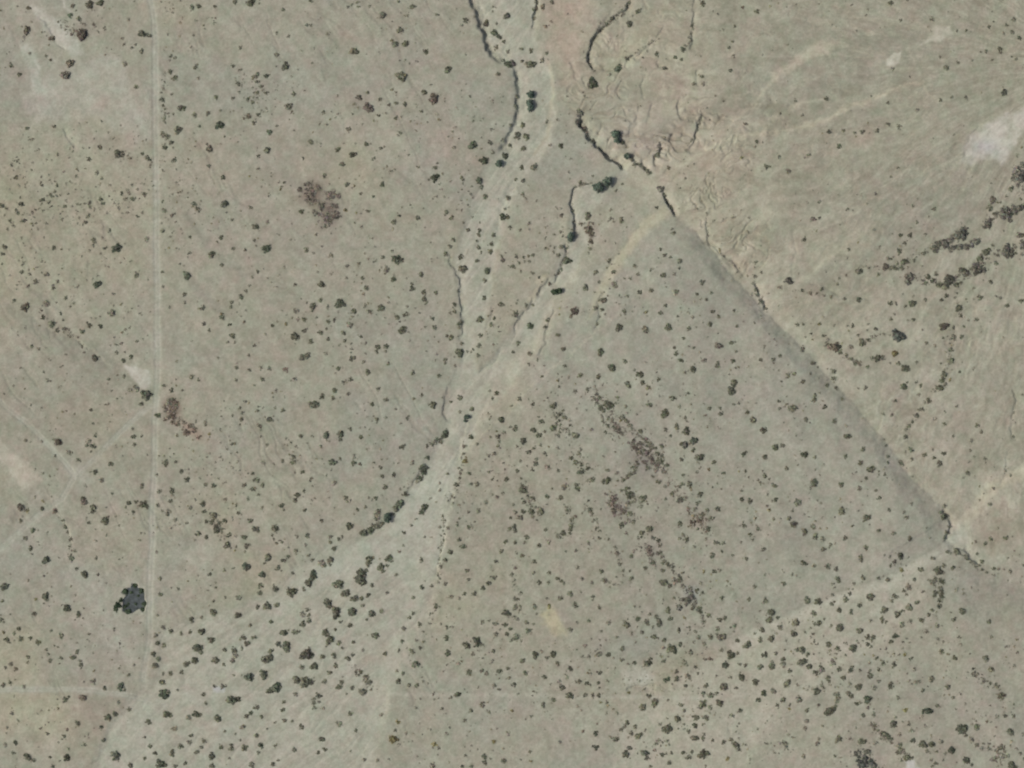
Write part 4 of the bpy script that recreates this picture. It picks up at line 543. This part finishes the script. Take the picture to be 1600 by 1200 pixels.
for g, lb in zip(grey, labs): bush(g, "bare_bush", "bush", lb, "grey bare bushes along the runnels and banks", 60)
# trees: trunk with limbs, crown of leaf clumps
def tube(path, rad, k=7):
    V_, F_ = [], []
    for i, (p, r_) in enumerate(zip(path, rad)):
        for q in range(k): a = 2 * math.pi * q / k; V_.append((p[0] + math.cos(a) * r_, p[1] + math.sin(a) * r_, p[2]))
    for i in range(len(path) - 1):
        for q in range(k): F_.append((i * k + q, i * k + (q + 1) % k, (i + 1) * k + (q + 1) % k, (i + 1) * k + q))
    return np.array(V_), np.array(F_)
labs = name_all([centre(g) for g in trees], "tree", [look(g) for g in trees])
for g, lb in zip(trees, labs):
    u, v, z0 = origin(g)
    root = link("desert_tree", None, label=lb, category="tree", group="trees along the washes and gullies"); root.location = ((u - 800) * S, (600 - v) * S, z0)
    parts, wood = [], []
    main = max(g, key=lambda i: pl[i][2]); hx = (pl[main][0] - u) * S; hy = -(pl[main][1] - v) * S
    for i in g:
        pu_, pv_, r_, ty, fa = pl[i]; R_ = r_ * S; cx, cy = (pu_ - u) * S - .2 * R_, -(pv_ - v) * S
        tall = 1.5 if ty == 'T' else .9
        for q in range(7):
            a = rngp.uniform(0, 6.28); d = R_ * rngp.uniform(.25, .62) if q else 0
            vs, f, c = leaves(rngp, 0, 0, r_ * rngp.uniform(.42, .6), ty, fa, int(60 + 12 * r_), 1.5, .26)
            ex, ey, ez = cx + math.cos(a) * d, cy + math.sin(a) * d, R_ * tall * rngp.uniform(.7, 1.25) - .5 * d
            vs += (ex, ey, max(ez, .1)); parts.append((vs, f, c * rngp.uniform(.8, 1.25)))
            tv, tf = tube([(hx, hy, -.1), (hx * .5 + ex * .5, hy * .5 + ey * .5, ez * .6), (ex, ey, ez + .3)], [.14, .08, .03]); wood.append((tv, tf, np.zeros((len(tv), 3))))
    vs, f, c = pack(parts); o = link("crown", mesh_from("crown", vs, f, M_LEAF, c)); o.parent = root
    vs, f, c = pack(wood); o = link("trunk", mesh_from("trunk", vs, f, M_BARK)); o.parent = root
# weed patches: two that stand out are things, the rest is loose ground cover
wd = {'p': [], 'r': [], 'x': []}
for g in weeds:
    for i in g:
        u_, v_ = pl[i][:2]; key = 'p' if 440 < u_ < 545 and 250 < v_ < 370 else 'r' if u_ < 330 else 'x'; wd[key].append(i)
def blob_mesh(lst, n0, q=.34, h=.45):
    parts = []
    for (u_, v_, r_, ty, fa) in lst:
        n = int(np.clip(n0 * (r_ / 3) ** 1.5, 7, 200)); vs, f, c = leaves(rngp, 0, 0, r_, ty, fa, n, h, q)
        vs += ((u_ - 800) * S - .1 * r_ * S, (600 - v_) * S, float(height(np.array([u_]), np.array([v_]))[0])); parts.append((vs, f, c))
    return pack(parts)
for (cu, cv, ru, rv, k_, ty) in [(484, 300, 17, 19, 26, 'p'), (520, 312, 13, 22, 18, 'p'), (508, 336, 16, 14, 20, 'p'), (267, 638, 10, 16, 16, 'r'), (296, 672, 17, 8, 12, 'r'), (280, 658, 10, 8, 8, 'r'), (272, 650, 5, 6, 5, 'r')]:
    for q in range(k_):
        a = rngp.uniform(0, 6.28); d = math.sqrt(rngp.uniform()); pl.append((cu + math.cos(a) * d * ru, cv + math.sin(a) * d * rv, rngp.uniform(1.6, 4.2), ty, rngp.uniform() < .6)); wd[ty].append(len(pl) - 1)
for key, nm, props in (('p', 'weed_patch', dict(label="patch of purplish dry weeds standing alone on the western flat", category="weed patch")),
                       ('r', 'weed_patch', dict(label="reddish brown dry weed patch beside the fork of the straight track", category="weed patch")), ('x', 'dry_weeds', dict(kind='stuff'))):
    vs, f, c = blob_mesh([pl[i] for i in wd[key]], 16, .3, .35); link(nm, mesh_from(nm, vs, f, M_LEAF, c), **props)
# pool brush
labs = name_all([(p[0], p[1]) for p in pool_brush], "waterside bush", ["dark"] * len(pool_brush))
for (u_, v_, r_), lb in zip(pool_brush, labs):
    vs, f, c = leaves(rngp, 0, 0, r_, 'T', False, 90); o = link("water_bush", mesh_from("water_bush", vs, f, M_LEAF, c * .85), label=lb, category="bush", group="bushes round the dark pool")
    o.location = ((u_ - 800) * S, (600 - v_) * S, max(zw, float(height(np.array([u_]), np.array([v_]))[0])) - .02)
# the smaller shrubs past the three hundred largest, and tufts too many to count, also a little beyond the frame
lst = [pl[i] for g in rest for i in g]
BANDS = [([(890,376),(884,398),(874,425)], 2.2, 26, 'G'), ([(986,0),(958,28),(934,52),(920,76),(918,95),(930,114)], 2.5, 70, ''), ([(972,22),(950,36),(936,50)], 4, 35, 'b'), ([(1083,40),(1080,62),(1070,76)], 2, 18, ''), ([(838,0),(833,30)], 2, 22, ''), ([(1030,222),(1026,245)], 2, 14, ''), ([(1098,176),(1086,212),(1070,236)], 1.8, 24, ''), ([(985,248),(1000,260),(1014,270)], 2.2, 26, ''), ([(906,172),(903,195),(925,220),(950,246)], 3, 34, 's'),
 ([(978,90),(1000,78),(1030,60)], 1.8, 18, 'b'), ([(1036,296),(1046,320),(1056,336)], 1.8, 18, ''), ([(892,300),(897,345),(892,372)], 2, 22, ''), ([(1176,440),(1199,488)], 2, 18, ''), ([(1104,340),(1108,380),(1145,412),(1160,438)], 1.6, 20, ''), ([(935,285),(905,288)], 2, 16, ''), ([(0,250),(60,300),(130,320),(210,310),(240,290)], 24, 110, ''), ([(20,330),(60,350),(120,330)], 14, 40, ''), ([(170,235),(200,245),(236,250)], 8, 30, 'b'), ([(370,120),(400,150),(410,180)], 12, 40, ''), ([(255,110),(258,200),(256,260)], 5, 40, ''),
 ([(930,612),(945,632),(955,650),(965,668),(985,688),(1005,705),(1020,720),(1035,735)], 8, 190, 'p'), ([(965,645),(985,668),(1008,690),(1028,708),(1042,728)], 5, 90, ''), ([(952,770),(960,790),(975,800),(990,812)], 9, 90, 'p'),
 ([(1010,850),(1018,868),(1022,885)], 5, 50, 'p'), ([(1028,842),(1034,868),(1048,888),(1062,908),(1078,930),(1090,950),(1102,975)], 4, 110, 's'), ([(1000,700),(990,735),(975,750)], 4, 50, ''), ([(975,760),(985,775),(1000,790)], 6, 40, ''),
 ([(1040,745),(1060,765),(1078,790),(1092,812),(1108,835)], 7, 80, 'r'), ([(915,790),(930,810),(935,830)], 2.5, 30, ''), ([(960,850),(968,880),(975,900)], 2.5, 30, ''), ([(885,790),(895,815),(890,835),(870,838)], 3, 45, ''),
 ([(930,620),(940,650),(955,690)], 4, 40, ''), ([(860,640),(890,690),(905,720),(925,735)], 10, 70, ''), ([(815,760),(830,790),(845,810)], 8, 60, ''), ([(800,900),(810,935),(805,970)], 7, 40, ''),
 ([(1452,390),(1475,380),(1495,365),(1512,352)], 6, 90, 's'), ([(1462,388),(1492,388),(1515,380),(1532,372)], 3, 60, 's'), ([(1418,432),(1440,438),(1470,442),(1500,434),(1525,424),(1540,402),(1560,395),(1585,388),(1600,378)], 6, 150, 's'),
 ([(1538,352),(1552,340),(1570,330),(1590,325),(1605,322)], 6, 90, 's'), ([(1380,420),(1400,415),(1425,405),(1450,392)], 4, 40, ''), ([(1340,418),(1375,418),(1410,420)], 3, 30, ''), ([(1590,265),(1585,285),(1600,300)], 8, 60, 's'),
 ([(1290,538),(1305,545),(1325,560),(1345,570)], 3, 40, 'b'), ([(1215,448),(1260,455),(1300,465)], 2, 20, 'b'), ([(1360,530),(1375,522),(1395,525)], 2, 15, ''), ([(1490,450),(1500,480),(1490,520),(1485,560),(1475,590),(1450,630),(1420,665)], 5, 60, ''),
 ([(1360,1130),(1385,1155),(1395,1160)], 3.5, 40, 'b'), ([(1400,1170),(1420,1180)], 4, 25, 'b'), ([(1455,910),(1468,905),(1468,945)], 4, 40, ''), ([(660,735),(648,758)], 3, 20, 'G'), ([(575,830),(600,812),(615,800)], 4, 35, 'G'), ([(668,695),(690,685),(697,672)], 3, 30, 'G'),
 ([(905,350),(918,348),(925,362),(924,380)], 3.5, 40, 'b'), ([(60,485),(80,500),(110,522),(150,560)], 5, 40, 'b'), ([(95,25),(105,45),(125,55),(140,40)], 8, 45, 'b'), ([(320,800),(340,815),(345,830)], 6, 35, ''), ([(82,798),(98,815),(108,840),(112,870)], 2.5, 25, ''),
 ([(1480,862),(1505,868),(1530,890),(1560,900)], 3, 30, ''), ([(1040,450),(1030,400)], 2, 8, ''), ([(550,1040),(570,1065),(580,1080)], 6, 30, 'b'), ([(460,1060),(480,1068),(490,1062)], 4, 25, ''), ([(490,1090),(492,1105)], 3, 15, ''), ([(940,905),(965,915),(975,905)], 3, 20, ''),
 ([(1340,1170),(1350,1185),(1365,1196)], 9, 70, 'S'), ([(1540,1165),(1570,1180),(1560,1195)], 8, 40, 'b'), ([(1510,1050),(1535,1060),(1560,1075)], 8, 40, 'f'), ([(700,770),(692,830),(688,880),(684,910)], 3, 40, ''), ([(725,690),(720,740),(708,780)], 3, 30, 'b')]
for pts_, w_, k_, ty in BANDS:
    p_ = np.array(pts_, float); seg = np.r_[0, np.cumsum(np.hypot(*np.diff(p_, axis=0).T))]
    for q in range(int(k_ * 1.15)):
        d = rngp.uniform(0, seg[-1]); lst.append((np.interp(d, seg, p_[:, 0]) + rngp.normal(0, w_ * .6), np.interp(d, seg, p_[:, 1]) + rngp.normal(0, w_ * .6), rngp.choice([1.0, 1.4, 1.9, 2.6], p=[.3, .35, .25, .1]), ty.replace('f', ''), rngp.uniform() < .5))
vs, f, c = blob_mesh(lst, 20); link("low_scrub", mesh_from("low_scrub", vs, f, M_LEAF, c), kind='stuff')
tu = []
cand = np.stack([rngp.uniform(-300, 1900, 26000), rngp.uniform(-300, 1500, 26000)], 1)
dn = at(dens, cand[:, 0], cand[:, 1]); clump = vnoise(cand[:, 0] / 45, cand[:, 1] / 45, 3)
keep = rngp.uniform(0, 1, len(cand)) < dn * .85 * sm(.25, .75, clump) * 1.6
for (u_, v_) in cand[keep]: tu.append((u_, v_, rngp.choice([.9, 1.2, 1.6, 2.0, 2.6], p=[.25, .28, .24, .16, .07]), rngp.choice(['', 'b', 'y', '']), rngp.uniform() < .45))
vs, f, c = blob_mesh(tu, 14, .4, .6); link("grass_tufts", mesh_from("grass_tufts", vs, f, M_LEAF, c), kind='stuff')
print("shrubs", len(shrubs), "rest", len(rest), "grey", len(grey), "trees", len(trees), "tufts", len(tu))
